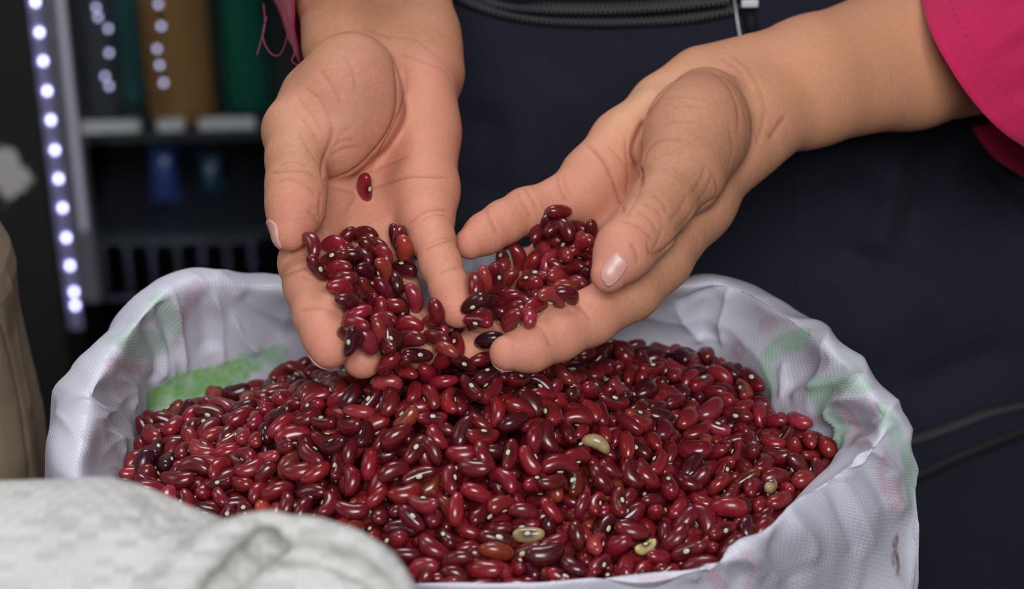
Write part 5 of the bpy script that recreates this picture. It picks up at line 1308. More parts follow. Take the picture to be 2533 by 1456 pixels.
433,869,-471,84,-12,-42,30,109,1,1,2,825,-219,-482,66,-74,-7,5,106,1,2,2,-1295,-15,-386,57,-71,-35,17,103,0,4,2,-1579,49,-475,9,-60,59,51,102,1,4,2,
-392,-833,-410,34,11,-19,-90,90,1,4,2,208,-67,-195,11,87,40,-21,105,0,2,2,233,207,-213,32,16,-41,83,102,0,4,2,-225,-873,-447,44,89,4,5,94,0,0,2,
-1275,470,-388,65,26,-28,-64,101,5,3,2,-75,-695,-408,14,79,58,5,108,0,0,2,1011,515,-500,6,-43,-88,-15,105,1,2,2,-1629,541,-477,63,30,-11,69,89,4,0,2,
-829,-900,-378,1,4,-34,-93,116,1,0,2,-1674,620,-493,43,88,16,1,101,0,3,2,-1739,-66,-501,23,-19,35,-88,88,4,4,2,-1280,818,-444,62,-63,14,-43,106,0,3,2,
1061,344,-490,28,92,2,23,96,0,3,2,259,-603,-406,12,95,10,-25,101,0,0,2,1077,18,-482,19,-74,62,-11,94,0,1,2,486,303,-344,52,-75,10,37,88,4,4,2,
-1135,152,-307,63,-22,-11,-73,92,0,0,2,-523,-227,214,42,59,48,-47,93,2,3,0,-335,-41,193,86,34,-2,-34,93,4,3,0,1044,186,-511,70,51,-40,-26,79,0,0,2,
-1351,-518,-448,3,97,-16,-10,98,2,2,2,-502,-707,-340,17,75,62,-4,107,1,0,2,-585,-439,-163,29,35,-17,-86,88,1,4,2,154,-600,-328,2,52,70,46,87,3,4,2,
393,-261,-263,48,55,-58,-32,85,0,0,2,724,439,-443,38,-11,-24,87,93,0,2,2,-1053,334,-352,93,29,18,1,114,0,4,2,-1500,233,-424,52,43,-42,-59,83,1,4,2,
288,-289,-230,61,12,-39,-66,89,0,1,2,-499,348,433,18,65,-34,-64,93,1,1,0,424,689,-422,9,8,96,-18,90,1,4,2,-802,-575,-356,66,44,-41,-42,116,1,3,2,
364,-610,-437,28,59,74,5,98,0,4,2,1161,80,-512,86,35,8,34,111,0,2,2,-1018,669,-399,12,-67,-64,34,104,1,4,2,-1074,176,-274,45,-58,19,-64,100,0,0,2,
283,-182,-199,2,-33,-57,-74,96,0,0,2,524,227,-344,6,55,-73,38,89,2,4,2,-502,-259,135,88,-33,-2,-30,93,1,1,0,219,501,187,39,73,35,-42,93,1,3,1,
-1438,303,-435,2,30,85,-40,99,1,0,2,1341,-38,-529,47,-23,-7,-84,92,0,1,2,179,5,-165,16,77,57,17,92,0,1,2,350,452,-350,7,-6,12,98,98,0,4,2,
560,148,-372,27,86,41,7,100,1,2,2,-636,-22,310,81,-45,-10,-33,93,1,1,0,329,420,188,83,-23,-41,-28,93,2,4,1,246,-800,-427,2,-27,-89,-35,96,0,4,2,
281,703,-443,95,24,-16,-2,99,2,2,2,676,-314,-435,23,-47,46,-71,106,0,4,2,667,335,-446,34,79,21,44,108,0,1,2,-988,385,-312,60,10,24,74,104,2,0,2,
193,718,236,58,75,-27,-9,93,0,0,1,-1433,-256,-458,12,80,-50,28,95,1,2,2,-1348,622,-463,1,-1,80,58,100,1,0,2,-1266,-304,-407,10,25,-93,-20,104,1,3,2,
843,470,-517,14,36,78,-47,111,2,3,2,782,753,-480,6,-91,39,7,101,0,0,2,-930,-706,-417,24,90,28,-19,103,0,1,2,-667,-925,-400,5,-69,64,-30,106,4,0,2,
-1441,505,-424,63,-67,36,1,101,0,0,2,-1235,-221,-368,30,-16,-52,77,84,1,0,2,-522,429,410,12,71,36,-58,93,1,0,0,-40,154,115,82,27,2,-49,93,2,1,1,
-251,114,-265,9,-38,-88,23,102,0,2,2,-603,-909,-450,5,78,-45,41,100,1,2,2,823,346,-478,33,-67,47,-45,107,0,2,2,864,826,-498,57,18,-7,-79,109,1,1,2,
859,667,-472,91,25,-9,28,98,2,1,2,-1207,872,-437,57,-31,-23,71,102,1,1,2,-1126,881,-429,12,-59,63,-48,102,0,1,2,-944,-827,-379,7,-5,-2,99,100,1,4,2,
1350,113,-521,7,-14,-2,-98,101,1,4,2,412,220,-305,47,-33,-12,80,100,1,3,2,-1155,342,-366,20,-55,57,-56,93,0,2,2,446,-205,-311,56,33,-49,-56,80,0,3,2,
-1285,938,-467,90,33,14,22,98,0,2,2,939,-392,-488,75,-13,-18,-60,92,0,1,2,-11,-636,-362,26,-54,-75,24,97,0,2,2,1192,-360,-517,54,48,-67,-6,94,0,4,2,
1154,396,-492,65,56,-46,-17,87,1,0,2,398,-281,-322,3,-75,63,11,93,1,3,2,-385,-489,-196,60,43,-11,65,100,0,3,2,658,184,-389,48,74,44,12,103,2,4,2,
-920,-349,-231,64,45,-21,-56,92,1,4,2,-510,-280,-277,30,-87,36,3,109,0,4,2,122,-697,-408,91,37,2,6,100,0,2,2,436,-1095,-490,52,44,-15,-70,97,0,1,2,
-1628,-286,-441,3,25,-23,93,100,1,3,2,-329,-634,-333,24,-59,72,-25,103,0,0,2,720,710,-462,54,63,-24,-48,99,1,3,2,1041,96,-516,11,-3,-92,-36,87,1,1,2,
-50,-106,-30,74,0,21,62,104,1,1,2,-1565,151,-463,8,-3,-25,-95,101,1,4,2,975,-534,-502,56,16,-5,-80,98,2,4,2,-658,-634,-344,3,-99,-3,-7,85,0,0,2,
194,-297,-255,36,0,-61,-69,98,0,1,2,-647,-36,-53,29,-16,61,70,107,1,3,2,-493,15,248,53,55,-31,-55,93,2,2,0,334,715,290,44,84,-13,-26,93,1,1,1,
607,551,-449,18,-68,6,-69,94,0,0,2,-304,-1165,-449,89,-24,-24,-26,115,4,0,2,869,-47,-436,81,1,39,42,86,3,3,2,78,-337,-163,3,-96,-21,7,92,0,3,2,
306,-659,-466,13,57,-80,2,85,3,0,2,697,-7,-444,39,45,79,-8,114,1,3,2,-1253,-632,-421,58,-45,-46,48,104,0,0,2,727,976,-491,1,-88,44,-7,98,0,1,2,
-1175,739,-412,83,6,-27,-46,90,5,0,2,-225,312,-274,86,-46,0,-16,92,1,2,2,-392,-112,-278,4,3,-29,-95,86,1,0,2,-1629,277,-482,29,-32,-78,-42,96,1,4,2,
196,-920,-457,54,68,45,16,85,5,4,2,654,930,-482,2,-93,32,-8,106,2,0,2,-1422,701,-475,17,-78,-1,-59,90,1,4,2,896,-839,-502,19,-27,92,15,116,1,0,2,
-46,-438,-329,46,-2,15,86,99,0,1,2,414,-516,-386,55,15,11,-80,92,3,3,2,-74,393,143,82,45,-26,-18,93,0,0,1,-146,108,137,71,61,21,23,93,0,3,1,
476,731,-474,91,-9,-36,-9,96,0,2,2,592,1028,-501,50,81,-14,22,89,1,1,2,934,-172,-514,57,-26,62,44,107,0,3,2,-189,-566,-345,29,-4,-6,-94,102,1,4,2,
951,-18,-479,14,-67,57,-42,96,0,1,2,-203,-257,-142,95,15,22,-9,94,2,2,2,-545,-556,-354,88,6,-21,-39,102,0,2,2,334,-277,-389,19,89,-26,-29,88,0,3,2,
-1140,519,-433,71,14,18,65,113,1,3,2,-728,-507,-372,33,17,90,-19,96,1,0,2,589,-995,-543,36,54,52,-53,105,1,4,2,498,-255,-388,11,-13,-56,-80,108,2,0,2,
910,-526,-479,79,11,-23,54,88,1,2,2,-4,-1155,-459,14,97,-14,-4,101,0,3,2,259,658,245,86,-22,-38,-22,93,5,1,1,-574,-644,-401,9,45,85,20,109,2,2,2,
-305,-727,-397,56,41,-44,-55,106,1,4,2,-150,-1135,-478,98,12,9,6,103,0,2,2,2,-497,-384,36,-44,27,-77,103,4,3,2,604,446,-418,84,-22,-26,40,95,2,4,2,
599,-1082,-488,34,-16,70,-60,100,0,4,2,-472,-401,-141,26,71,-55,-32,98,2,4,2,-927,500,-344,23,7,69,-67,87,0,4,2,-690,-141,355,16,48,-63,-57,93,2,1,0,
-290,141,68,92,-29,-5,24,93,1,1,1,10,-172,-349,63,30,13,69,82,2,0,2,-1394,804,-488,22,-36,69,-58,103,0,4,2,-1237,561,-440,52,30,49,62,100,1,4,2,
-649,-681,-420,21,36,71,54,114,5,4,2,1097,250,-534,58,-12,44,-66,100,1,4,2,271,252,-244,0,-98,7,11,84,1,3,2,281,79,-233,22,-50,-82,8,92,0,3,2,
403,6,-327,25,-12,-79,53,94,0,3,2,122,187,-167,18,11,-39,88,102,1,4,2,36,-91,-133,74,-51,-25,33,86,2,1,2,11,-77,-73,3,-50,85,-6,99,2,0,2,
-602,328,415,49,74,-39,-20,93,1,4,0,-554,-120,263,70,54,-42,-14,93,0,1,0,-800,-358,-394,45,-78,38,13,97,2,4,2,134,-1018,-496,36,-42,20,-80,97,5,0,2,
-1383,-185,-403,96,-1,-4,-22,116,0,4,2,-851,-632,-399,61,-18,-3,-76,101,5,1,2,373,-1054,-512,56,-49,35,-55,93,0,4,2,286,-364,-278,37,-28,62,-61,93,0,4,2,
361,-130,-318,71,6,7,-69,104,0,1,2,-637,-73,-115,27,57,76,7,104,1,2,2,-102,-298,-121,53,22,11,-80,114,0,4,2,343,291,-288,82,-26,15,-46,87,1,4,2,
159,678,349,40,67,-39,47,93,2,3,1,-78,-166,-316,84,-9,26,-45,94,2,2,2,-305,-346,-332,4,-80,58,-7,97,0,4,2,161,-268,-353,28,39,-70,-50,97,3,1,2,
565,-448,-484,39,-53,-62,41,94,0,1,2,-1741,-163,-512,18,69,62,-29,106,1,3,2,-1074,-355,-410,36,7,-24,-89,91,0,2,2,-1133,-96,-379,37,66,-20,-60,91,2,4,2,
781,-421,-507,20,14,-23,-93,98,0,1,2,-1338,264,-422,29,51,67,43,90,1,3,2,-318,-1059,-489,48,-21,-52,-66,92,0,3,2,-40,-102,-173,22,-72,-45,46,112,0,2,2,
134,311,159,76,45,36,27,93,5,4,1,-988,-403,-415,27,-92,-6,24,101,2,2,2,366,-891,-547,72,-19,18,63,108,5,0,2,-1400,13,-446,5,35,30,87,98,0,0,2,
-1646,440,-461,31,-13,19,-91,94,2,3,2,-1037,472,-359,49,58,48,40,94,0,2,2,475,-745,-448,84,47,17,-17,88,2,1,2,-321,-533,-276,16,3,-8,97,95,1,0,2,
-209,-490,-275,20,80,30,46,105,0,1,2,-861,329,-272,1,-35,-48,79,101,0,0,2,126,-920,-500,89,39,15,10,105,1,1,2,231,-391,-382,84,39,19,29,100,0,0,2,
487,-870,-533,21,6,-89,-37,102,0,1,2,453,563,-452,69,-66,-20,-17,93,2,1,2,1106,-535,-559,29,14,-18,-92,102,0,3,2,-5,-1102,-505,94,18,-21,15,107,1,3,2,
619,42,-428,45,-68,-53,21,100,0,2,2,696,-443,-474,0,62,77,10,90,0,0,2,718,135,-463,19,-79,-53,21,107,2,4,2,962,207,-515,72,-33,43,41,100,1,1,2,
1373,-112,-569,35,29,-12,-87,100,1,2,2,256,-536,-370,14,-19,-90,-34,86,3,4,2,-261,-584,-244,75,-51,-31,23,100,0,1,2,-1109,48,-300,10,-76,56,-28,85,1,0,2,
-713,-445,-204,9,-95,-10,-24,103,0,1,2,-16,-31,-144,51,79,-3,-31,100,0,0,2,-512,-441,-379,19,14,0,-96,116,4,2,2,-1337,-446,-480,5,10,98,4,105,0,2,2,
89,-326,-317,58,-27,62,-44,95,0,4,2,400,760,-463,73,-51,-36,23,98,1,0,2,712,-177,-487,51,9,-17,-82,102,1,2,2,945,-243,-532,22,31,78,-48,92,5,2,2,
885,98,-529,29,89,-28,15,103,0,0,2,1174,278,-529,30,50,0,-80,91,0,1,2,-265,-626,-381,92,-11,-11,-33,93,0,4,2,290,-1141,-478,59,-29,-31,68,108,0,1,2,
1097,714,-520,18,53,-1,82,96,2,0,2,-832,169,-203,15,88,-29,31,91,3,0,2,-576,-132,-19,10,-28,12,93,101,0,4,2,104,93,-127,89,-23,-5,-35,100,1,3,2,
-723,227,415,25,69,29,-59,93,1,1,0,63,228,150,60,61,-36,-34,93,1,4,1,-1245,-340,-458,22,-95,-20,0,89,1,1,2,204,-529,-426,16,-68,-66,-26,112,2,4,2,
322,-392,-435,44,-33,73,-38,104,4,2,2,512,645,-485,19,-18,-74,-61,107,1,4,2,661,-574,-503,79,30,4,51,99,0,1,2,-652,-811,-463,45,43,-37,-67,94,4,3,2,
-135,-644,-369,94,9,-24,-15,103,0,3,2,-23,-346,-361,68,-67,-22,-17,93,0,3,2,123,-489,-371,45,9,-30,-82,99,0,3,2,782,237,-472,96,4,19,-15,93,0,0,2,
53,-467,-344,49,53,59,33,98,1,0,2,146,-1175,-456,76,-59,-11,-19,93,0,2,2,681,545,-470,86,-9,-44,-19,92,1,4,2,472,107,-340,19,-61,-76,1,95,1,4,2,
-802,-258,-214,27,-14,62,-71,96,0,4,2,-589,-193,-95,44,-24,82,-24,93,0,2,2,71,352,164,77,29,-23,-50,93,2,1,1,-405,-361,-353,0,-95,27,8,107,0,1,2,
-1211,-451,-467,47,75,-11,-42,114,1,0,2,-552,-778,-448,81,39,0,42,114,0,0,2,859,-307,-525,68,-16,0,70,96,0,4,2,-1539,274,-476,54,-50,-45,49,104,0,0,2,
-817,-239,-315,35,69,45,43,102,0,0,2,-299,-825,-448,1,23,-96,8,100,1,1,2,992,797,-519,49,1,56,-65,85,0,0,2,-1336,473,-426,83,-12,21,-49,92,5,1,2,
357,-482,-426,42,71,19,51,96,2,2,2,-1505,706,-490,3,-77,-54,31,107,0,1,2,-829,403,-284,98,10,9,10,96,5,2,2,-818,235,-229,70,59,-38,-1,104,0,3,2,
422,-744,-505,41,86,27,8,87,0,2,2,1276,-28,-590,20,6,-46,-85,112,0,1,2,-873,-379,-410,53,16,69,45,93,0,4,2,198,-645,-442,6,-19,-94,-22,91,0,1,2,
279,-484,-406,10,68,54,47,92,0,2,2,979,-655,-512,17,28,-86,37,94,1,2,2,1280,165,-517,47,-83,-10,23,81,1,0,2,-967,228,-267,6,34,-47,-80,100,2,4,2,
-727,-577,-273,54,48,-1,68,87,0,2,2,-297,-399,-182,71,-66,6,-17,95,0,1,2,-653,-158,317,21,74,29,-55,93,1,4,0,-669,-562,-378,12,-27,27,90,103,0,0,2,
-730,-253,-325,64,-55,45,-25,92,1,2,2,360,-211,-378,53,70,-42,-18,93,0,4,2,938,828,-552,30,-28,72,-54,110,1,3,2,-471,-865,-464,74,1,-17,64,102,0,0,2,
-625,-461,-350,90,9,-9,40,91,3,3,2,-196,-710,-410,94,-4,-1,-30,99,0,2,2,1231,-361,-597,50,-16,75,-37,102,0,1,2,-938,-617,-389,22,-45,-75,40,95,1,0,2,
-729,-260,-248,76,-60,-16,-15,99,0,2,2,-549,375,-291,1,23,95,12,92,0,1,2,520,-171,-363,31,93,-7,-10,99,0,2,2,-543,-42,-141,30,47,-77,-28,98,0,4,2,
271,508,-362,1,-24,73,-63,98,0,1,2,-339,214,-128,66,66,31,-14,93,4,3,0,197,443,167,43,65,21,58,93,0,2,1,-509,-119,-290,10,38,86,30,102,5,0,2,
-559,208,-305,7,10,-30,-94,94,1,2,2,1005,-414,-554,28,18,-75,-55,116,3,2,2,994,297,-546,22,88,-40,-2,102,1,3,2,-1680,-251,-495,22,24,-86,37,113,1,0,2,
1140,173,-546,57,66,46,6,99,1,2,2,-1460,850,-464,47,-53,-67,16,94,1,0,2,-717,-701,-374,12,-11,-19,96,88,0,2,2,223,-732,-459,97,-19,-6,-9,100,0,1,2,
599,-397,-438,3,78,57,-21,93,0,0,2,-915,-462,-309,9,-46,73,48,86,1,3,2,-243,-430,-235,44,-15,80,-34,97,0,4,2,-166,-538,-243,51,52,-23,-62,89,1,2,2,
609,254,-413,11,-16,-67,-70,84,1,3,2,-543,152,262,11,-22,63,72,93,2,2,0,339,631,290,89,-14,-9,41,93,0,3,1,282,-295,-443,72,38,22,52,106,3,0,2,
-1053,907,-505,9,11,-66,-73,105,0,0,2,-1218,163,-417,9,56,-75,30,100,0,0,2,611,-384,-507,87,-27,-3,-39,85,0,3,2,808,-771,-520,56,69,14,40,95,0,4,2,
802,997,-554,34,58,-47,55,103,0,2,2,-1036,823,-464,11,-24,-86,42,100,4,1,2,-955,830,-427,23,42,80,33,98,0,4,2,-1514,-222,-444,69,29,-6,64,100,1,3,2,
-1172,-317,-370,9,-15,-21,-95,107,1,4,2,-1153,37,-393,6,36,63,67,89,0,2,2,-890,-117,-275,14,74,-56,-32,94,5,1,2,-332,325,-229,8,27,57,-76,89,0,0,2,
358,551,212,57,34,-26,-69,93,0,1,1,341,526,297,40,80,-42,-9,93,3,2,1,-401,-190,-294,21,-1,34,-91,85,4,2,2,-261,0,-266,7,-10,18,-96,87,1,1,2,
428,-773,-566,16,-5,-8,-97,102,1,4,2,-1065,-56,-408,1,-61,77,15,97,2,3,2,-135,-1032,-502,25,-25,-71,59,100,0,3,2,893,-413,-537,14,48,-79,32,108,5,3,2,
-1660,356,-499,16,-37,46,-78,103,0,0,2,-1470,-112,-454,6,4,-95,26,105,0,3,2,-921,684,-430,19,-48,-84,2,97,1,0,2,-988,951,-443,20,-83,-42,26,91,0,2,2,
199,702,-377,10,-29,-93,12,112,4,2,2,655,-955,-544,41,39,45,68,91,1,1,2,1183,-45,-531,11,-92,35,1,95,1,0,2,-1429,-391,-490,21,50,-34,-76,83,1,1,2,
-1055,-534,-388,78,-36,32,-37,80,2,0,2,-893,-556,-377,27,50,80,-14,88,2,2,2,-101,-311,-200,47,85,16,2,95,1,0,2,88,-362,-219,73,66,0,8,96,1,3,2,
-1189,-153,-347,35,77,42,29,84,2,1,2,-690,39,315,57,70,40,-9,93,0,1,0,-779,136,473,48,59,-24,-59,93,0,4,0,-393,94,-106,75,59,26,0,93,6,4,0,
-261,227,-129,63,64,40,-9,93,0,2,0,-1198,621,-483,87,-11,5,-46,94,0,3,2,-87,-315,-326,40,31,-69,-50,112,1,3,2,-48,-871,-530,6,90,-41,-3,99,0,2,2,
196,-811,-489,35,-9,-15,-91,110,0,2,2,-1652,102,-504,12,-39,-89,-16,96,0,3,2,-293,546,-335,6,1,11,98,104,0,4,2,264,-306,-340,20,36,88,19,101,0,3,2,
760,-588,-521,52,-63,55,9,110,2,0,2,867,-616,-532,33,27,9,89,104,0,0,2,1252,229,-549,70,-30,59,-23,116,0,0,2,157,-371,-341,30,-25,69,-60,96,4,2,2,
480,-796,-498,26,-28,-35,-84,92,1,3,2,432,221,-376,0,-88,-23,-38,97,1,3,2,467,377,-375,58,49,31,55,101,0,4,2,535,-1051,-525,86,-6,47,-14,85,2,2,2,
523,352,-420,38,-41,78,-25,88,1,2,2,26,-224,-221,25,-7,-68,67,97,1,0,2,-960,-76,-239,17,-1,96,15,88,0,3,2,-828,-32,-195,12,18,68,-69,92,0,1,2,
225,701,296,40,84,32,-8,93,3,2,1,-712,177,-327,72,-62,-25,13,108,1,4,2,96,-422,-426,65,60,26,37,101,0,3,2,-873,-596,-469,94,-11,12,28,102,3,0,2,
-534,-370,-348,91,-28,-28,2,106,5,3,2,-212,-1059,-509,83,-38,36,-15,101,0,3,2,-274,-678,-472,12,10,36,91,93,1,1,2,-210,-561,-418,21,-10,-66,70,93,0,2,2,
160,-109,-320,7,-22,83,48,96,4,2,2,635,-471,-541,6,29,-69,-64,96,1,2,2,882,-515,-545,93,1,-10,31,86,0,2,2,-1119,701,-451,69,-68,-22,-3,97,0,0,2,
-356,-911,-456,10,-7,-70,69,94,3,3,2,217,-1002,-498,67,-11,1,-72,105,4,2,2,-1193,352,-419,3,-87,-47,9,97,0,0,2,647,624,-488,81,-56,-7,-5,86,4,0,2,
1020,404,-532,19,-24,75,57,99,0,4,2,1145,493,-525,93,-15,-2,-32,92,2,0,2,402,953,-450,13,43,-66,-59,101,0,3,2,-511,314,-333,25,58,75,8,86,4,3,2,
-1477,-350,-478,21,-40,40,-78,98,0,0,2,-886,-458,-443,89,5,-28,-33,95,0,3,2,-667,-401,-369,27,16,-94,-8,96,3,1,2,-382,-969,-479,61,-73,10,-24,95,1,3,2,
705,-833,-558,41,74,49,14,106,0,4,2,1005,152,-558,5,95,19,-22,99,3,2,2,-1043,-266,-393,63,67,33,-18,98,1,4,2,401,-334,-379,41,35,-69,-46,85,0,2,2,
456,-49,-371,32,-4,-14,-93,84,4,3,2,496,-440,-446,23,-35,84,-32,96,0,1,2,970,942,-558,29,23,77,51,94,2,2,2,1086,-89,-534,19,63,-72,-18,104,1,3,2,
1212,-198,-547,47,45,-64,-39,90,2,2,2,-697,-792,-416,6,59,-78,-13,94,0,1,2,46,-370,-399,55,79,16,16,82,0,0,2,854,944,-511,32,-9,-71,-61,95,2,4,2,
-937,146,-216,44,29,-74,-40,102,0,4,2,513,-83,-345,85,-31,40,-6,91,0,3,2,66,-480,-267,61,-36,59,-36,98,0,3,2,-152,461,-276,70,67,9,-19,95,0,1,2,
-528,-155,170,18,27,-48,-80,93,2,1,0,-726,-46,385,58,66,28,-36,93,2,3,0,-726,119,381,57,-50,51,-39,93,1,0,0,-238,378,-341,10,15,-97,-2,103,2,3,2,
76,-961,-562,10,92,-33,-10,102,4,2,2,-1245,428,-454,19,30,-17,-91,105,0,2,2,-874,-201,-342,16,59,-70,-32,102,1,0,2,545,-527,-534,31,-78,42,-32,101,1,0,2,
941,29,-575,60,-69,-38,4,103,0,2,2,905,901,-585,58,45,59,-31,97,0,4,2,-1739,300,-549,68,15,-70,-10,113,1,0,2,-406,365,-334,0,-4,97,19,93,0,3,2,
265,-172,-341,24,-21,-46,82,102,0,4,2,437,-404,-416,73,41,-52,-10,96,0,2,2,488,1021,-485,11,-21,-82,51,91,1,2,2,583,-88,-451,20,42,-1,87,103,0,1,2,
897,-720,-504,5,49,86,9,86,0,4,2,1191,-424,-553,17,-11,23,-94,89,0,2,2,1318,59,-566,1,-97,0,21,97,5,4,2,1405,-13,-597,12,-87,-44,-7,105,1,3,2,
-925,-445,-379,19,78,29,50,105,1,0,2,1089,604,-512,80,-13,1,57,99,0,1,2,1280,-108,-563,24,57,-39,67,102,2,3,2,-925,-324,-287,5,84,-49,-15,99,1,4,2,
163,-66,-257,9,12,-93,31,110,4,2,2,-740,-517,-306,32,57,-52,-54,88,4,3,2,-87,337,-191,74,-60,0,-26,93,0,4,1,-604,-275,-344,92,36,-10,-3,110,3,3,2,
-430,257,-300,75,2,17,62,102,2,0,2,-9,-622,-469,8,43,-83,-31,92,2,2,2,195,-156,-399,29,-53,-77,12,84,1,3,2,-1637,-59,-537,29,70,-31,-56,116,2,1,2,
-1346,-248,-463,87,1,-9,-46,103,1,4,2,-1365,392,-474,5,73,66,-10,103,1,3,2,-244,-927,-506,93,28,-12,-16,111,0,4,2,-222,-468,-342,77,11,19,-59,93,0,3,2,
-201,628,-418,30,-33,-7,88,91,0,2,2,297,857,-493,80,-53,-1,23,100,0,2,2,571,-817,-510,50,-29,-77,22,93,1,3,2,1031,-273,-589,50,-85,-8,1,78,1,3,2,
1388,117,-631,36,37,74,-41,98,0,1,2,-1450,404,-468,10,91,38,-3,87,0,1,2,-1145,-432,-441,10,48,76,40,91,1,1,2,-641,-340,-307,83,23,10,-48,105,0,4,2,
-412,-650,-393,36,90,-19,-8,98,1,0,2,-133,-437,-368,10,69,-69,11,96,0,2,2,340,323,-408,42,-86,19,-20,94,1,1,2,510,-552,-474,29,66,62,28,96,0,2,2,
521,962,-533,12,-5,95,-23,97,1,4,2,-1064,-147,-381,3,89,23,37,81,2,0,2,-911,607,-372,10,-72,-66,13,107,1,3,2,-441,-734,-411,33,82,-35,-29,99,0,3,2,
1062,776,-534,76,24,55,-21,93,4,1,2,-960,-217,-300,17,7,7,-97,99,1,3,2,108,19,-152,46,27,-74,-38,98,2,2,2,179,435,132,69,26,1,-66,93,2,1,1,
-535,-122,106,50,65,-53,-15,93,1,4,0,55,513,109,50,67,32,43,93,4,1,1,-432,-685,-472,0,84,-50,-17,101,1,3,2,-406,-8,-267,10,43,86,20,93,1,3,2,
403,-576,-534,16,-68,70,6,82,0,1,2,-1392,78,-471,10,-8,-41,89,94,1,1,2,-1362,139,-495,73,55,1,-39,97,4,2,2,-1348,762,-515,27,91,23,17,99,0,1,2,
-910,117,-326,27,-4,-31,90,99,2,2,2,-323,-241,-299,18,7,-97,1,95,5,4,2,-131,-814,-463,90,8,-1,-41,116,2,0,2,204,265,-350,86,47,7,14,106,0,4,2,
316,787,-480,8,-96,-19,11,100,0,1,2,770,72,-509,23,15,-62,-73,88,0,2,2,1006,-507,-576,27,-18,22,-91,108,0,1,2,1202,356,-556,48,-41,-64,41,107,0,4,2,
-1111,-537,-446,12,41,-75,-49,95,0,0,2,653,-789,-536,67,49,33,42,89,0,2,2,745,-935,-535,38,-13,90,-9,94,0,2,2,917,724,-514,27,-31,-85,-29,97,0,0,2,
1122,-313,-561,6,-54,82,-15,104,1,3,2,-1068,1066,-462,91,-27,-27,6,80,0,2,2,-993,-622,-443,77,-11,9,-61,101,4,2,2,-20,-833,-466,1,90,-18,-38,87,0,3,2,
640,-159,-461,31,82,42,17,96,0,0,2,552,-161,-426,34,84,-39,-4,89,1,1,2,-606,-475,-289,30,88,-27,-21,92,1,4,2,300,-222,-284,23,71,-44,-49,92,0,0,2,
-583,-216,-171,57,67,-5,45,95,1,0,2,522,-362,-385,1,25,-48,83,106,0,3,2,309,493,151,76,47,11,-42,93,2,0,1,280,633,203,77,57,-14,20,93,2,2,1,
311,575,255,73,44,-41,-29,93,0,0,1,-1176,-386,-508,71,58,-27,-26,101,3,0,2,-362,122,-266,44,2,27,85,100,1,4,2,-122,261,-322,98,8,11,6,93,2,0,2,
12,-25,-326,76,6,5,-63,105,3,1,2,258,122,-410,42,-10,-11,-88,103,1,3,2,646,-545,-561,64,-69,-27,14,98,0,0,2,650,-303,-552,22,75,-56,-22,93,0,2,2,
906,-535,-602,79,-33,-19,46,106,0,1,2,-1384,-153,-506,31,4,-74,-57,90,1,1,2,-1200,-22,-421,89,31,-22,-20,99,0,3,2,-904,-523,-467,80,57,11,-5,80,2,1,2,
-740,283,-350,41,-23,-50,71,99,1,4,2,-637,-670,-488,37,22,-4,-89,79,1,4,2,-568,-884,-525,64,-56,-48,16,95,0,4,2,-544,-13,-283,48,86,-5,11,100,1,0,2,
-352,-727,-451,77,-11,13,-60,90,2,0,2,-63,-561,-410,21,-32,-7,-91,105,4,1,2,64,-1051,-557,17,-48,-7,85,85,1,0,2,293,-973,-557,44,53,-63,-32,109,0,3,2,
410,-260,-445,5,23,78,57,96,0,1,2,408,660,-503,55,22,-79,-7,97,1,2,2,729,345,-488,79,-28,-10,52,92,0,3,2,638,432,-482,29,-66,-64,23,107,0,4,2,
756,-339,-568,8,42,88,-17,94,1,3,2,948,-322,-548,78,-50,25,-26,84,1,4,2,1062,-199,-556,6,94,-24,16,106,0,4,2,-1569,601,-489,25,-68,56,38,95,2,2,2,
-1388,-296,-513,72,40,-54,7,89,2,3,2,-1283,733,-468,10,-34,-67,-64,100,1,1,2,-1327,278,-486,57,-79,15,-9,88,3,2,2,-286,-977,-480,13,-85,-25,-42,90,0,0,2,
-288,-514,-341,82,14,10,-53,96,5,4,2,16,-675,-429,48,6,10,-86,90,0,1,2,197,-203,-301,92,-14,3,-32,101,0,0,2,449,-180,-418,22,-31,4,-91,91,1,3,2,
466,-94,-418,28,-12,-18,-92,98,0,4,2,482,845,-517,57,20,-35,-70,103,0,3,2,820,-117,-492,17,-79,50,27,116,0,3,2,857,257,-522,22,-8,82,50,88,0,1,2,
948,-64,-547,71,48,42,26,92,0,4,2,852,589,-542,16,-78,56,-17,102,0,4,2,963,622,-526,34,2,-37,85,110,0,3,2,-1579,-206,-501,85,20,45,11,83,0,4,2,
801,-303,-482,2,-92,-24,-29,96,4,1,2,-426,377,-271,30,73,58,-9,101,2,2,2,-659,-304,-191,39,-29,-67,55,92,0,4,2,-25,12,-35,65,-74,9,7,101,0,2,2,
-763,312,-202,42,-34,15,-81,94,3,1,2,-548,-50,15,32,78,-51,4,110,1,2,2,-630,242,332,57,72,9,-36,93,2,3,0,-592,-218,216,69,63,30,-10,93,2,1,0,
208,709,167,10,28,-71,-62,93,2,4,1,142,633,146,18,69,-33,-60,93,2,0,1,267,541,237,11,88,-23,38,93,0,3,1,-1410,-207,-544,47,84,-21,-1,98,0,0,2,
-1176,-261,-481,80,-45,-35,13,106,0,1,2,-1080,-190,-459,7,91,-38,5,92,2,2,2,-783,-529,-456,32,-90,25,-4,89,1,2,2,-664,-201,-349,12,-9,94,28,87,0,1,2,
-562,-551,-440,3,-59,75,25,88,2,1,2,-364,-604,-443,9,-1,2,99,95,2,4,2,-258,-756,-496,2,14,88,43,97,1,1,2,-222,-631,-453,0,-15,-80,-56,88,1,2,2,
-277,460,-367,92,-2,18,33,101,0,4,2,-100,-977,-553,39,-47,76,-18,94,1,1,2,284,-804,-554,99,-5,-2,2,93,0,1,2,296,-722,-531,78,60,-2,-13,107,1,2,2,
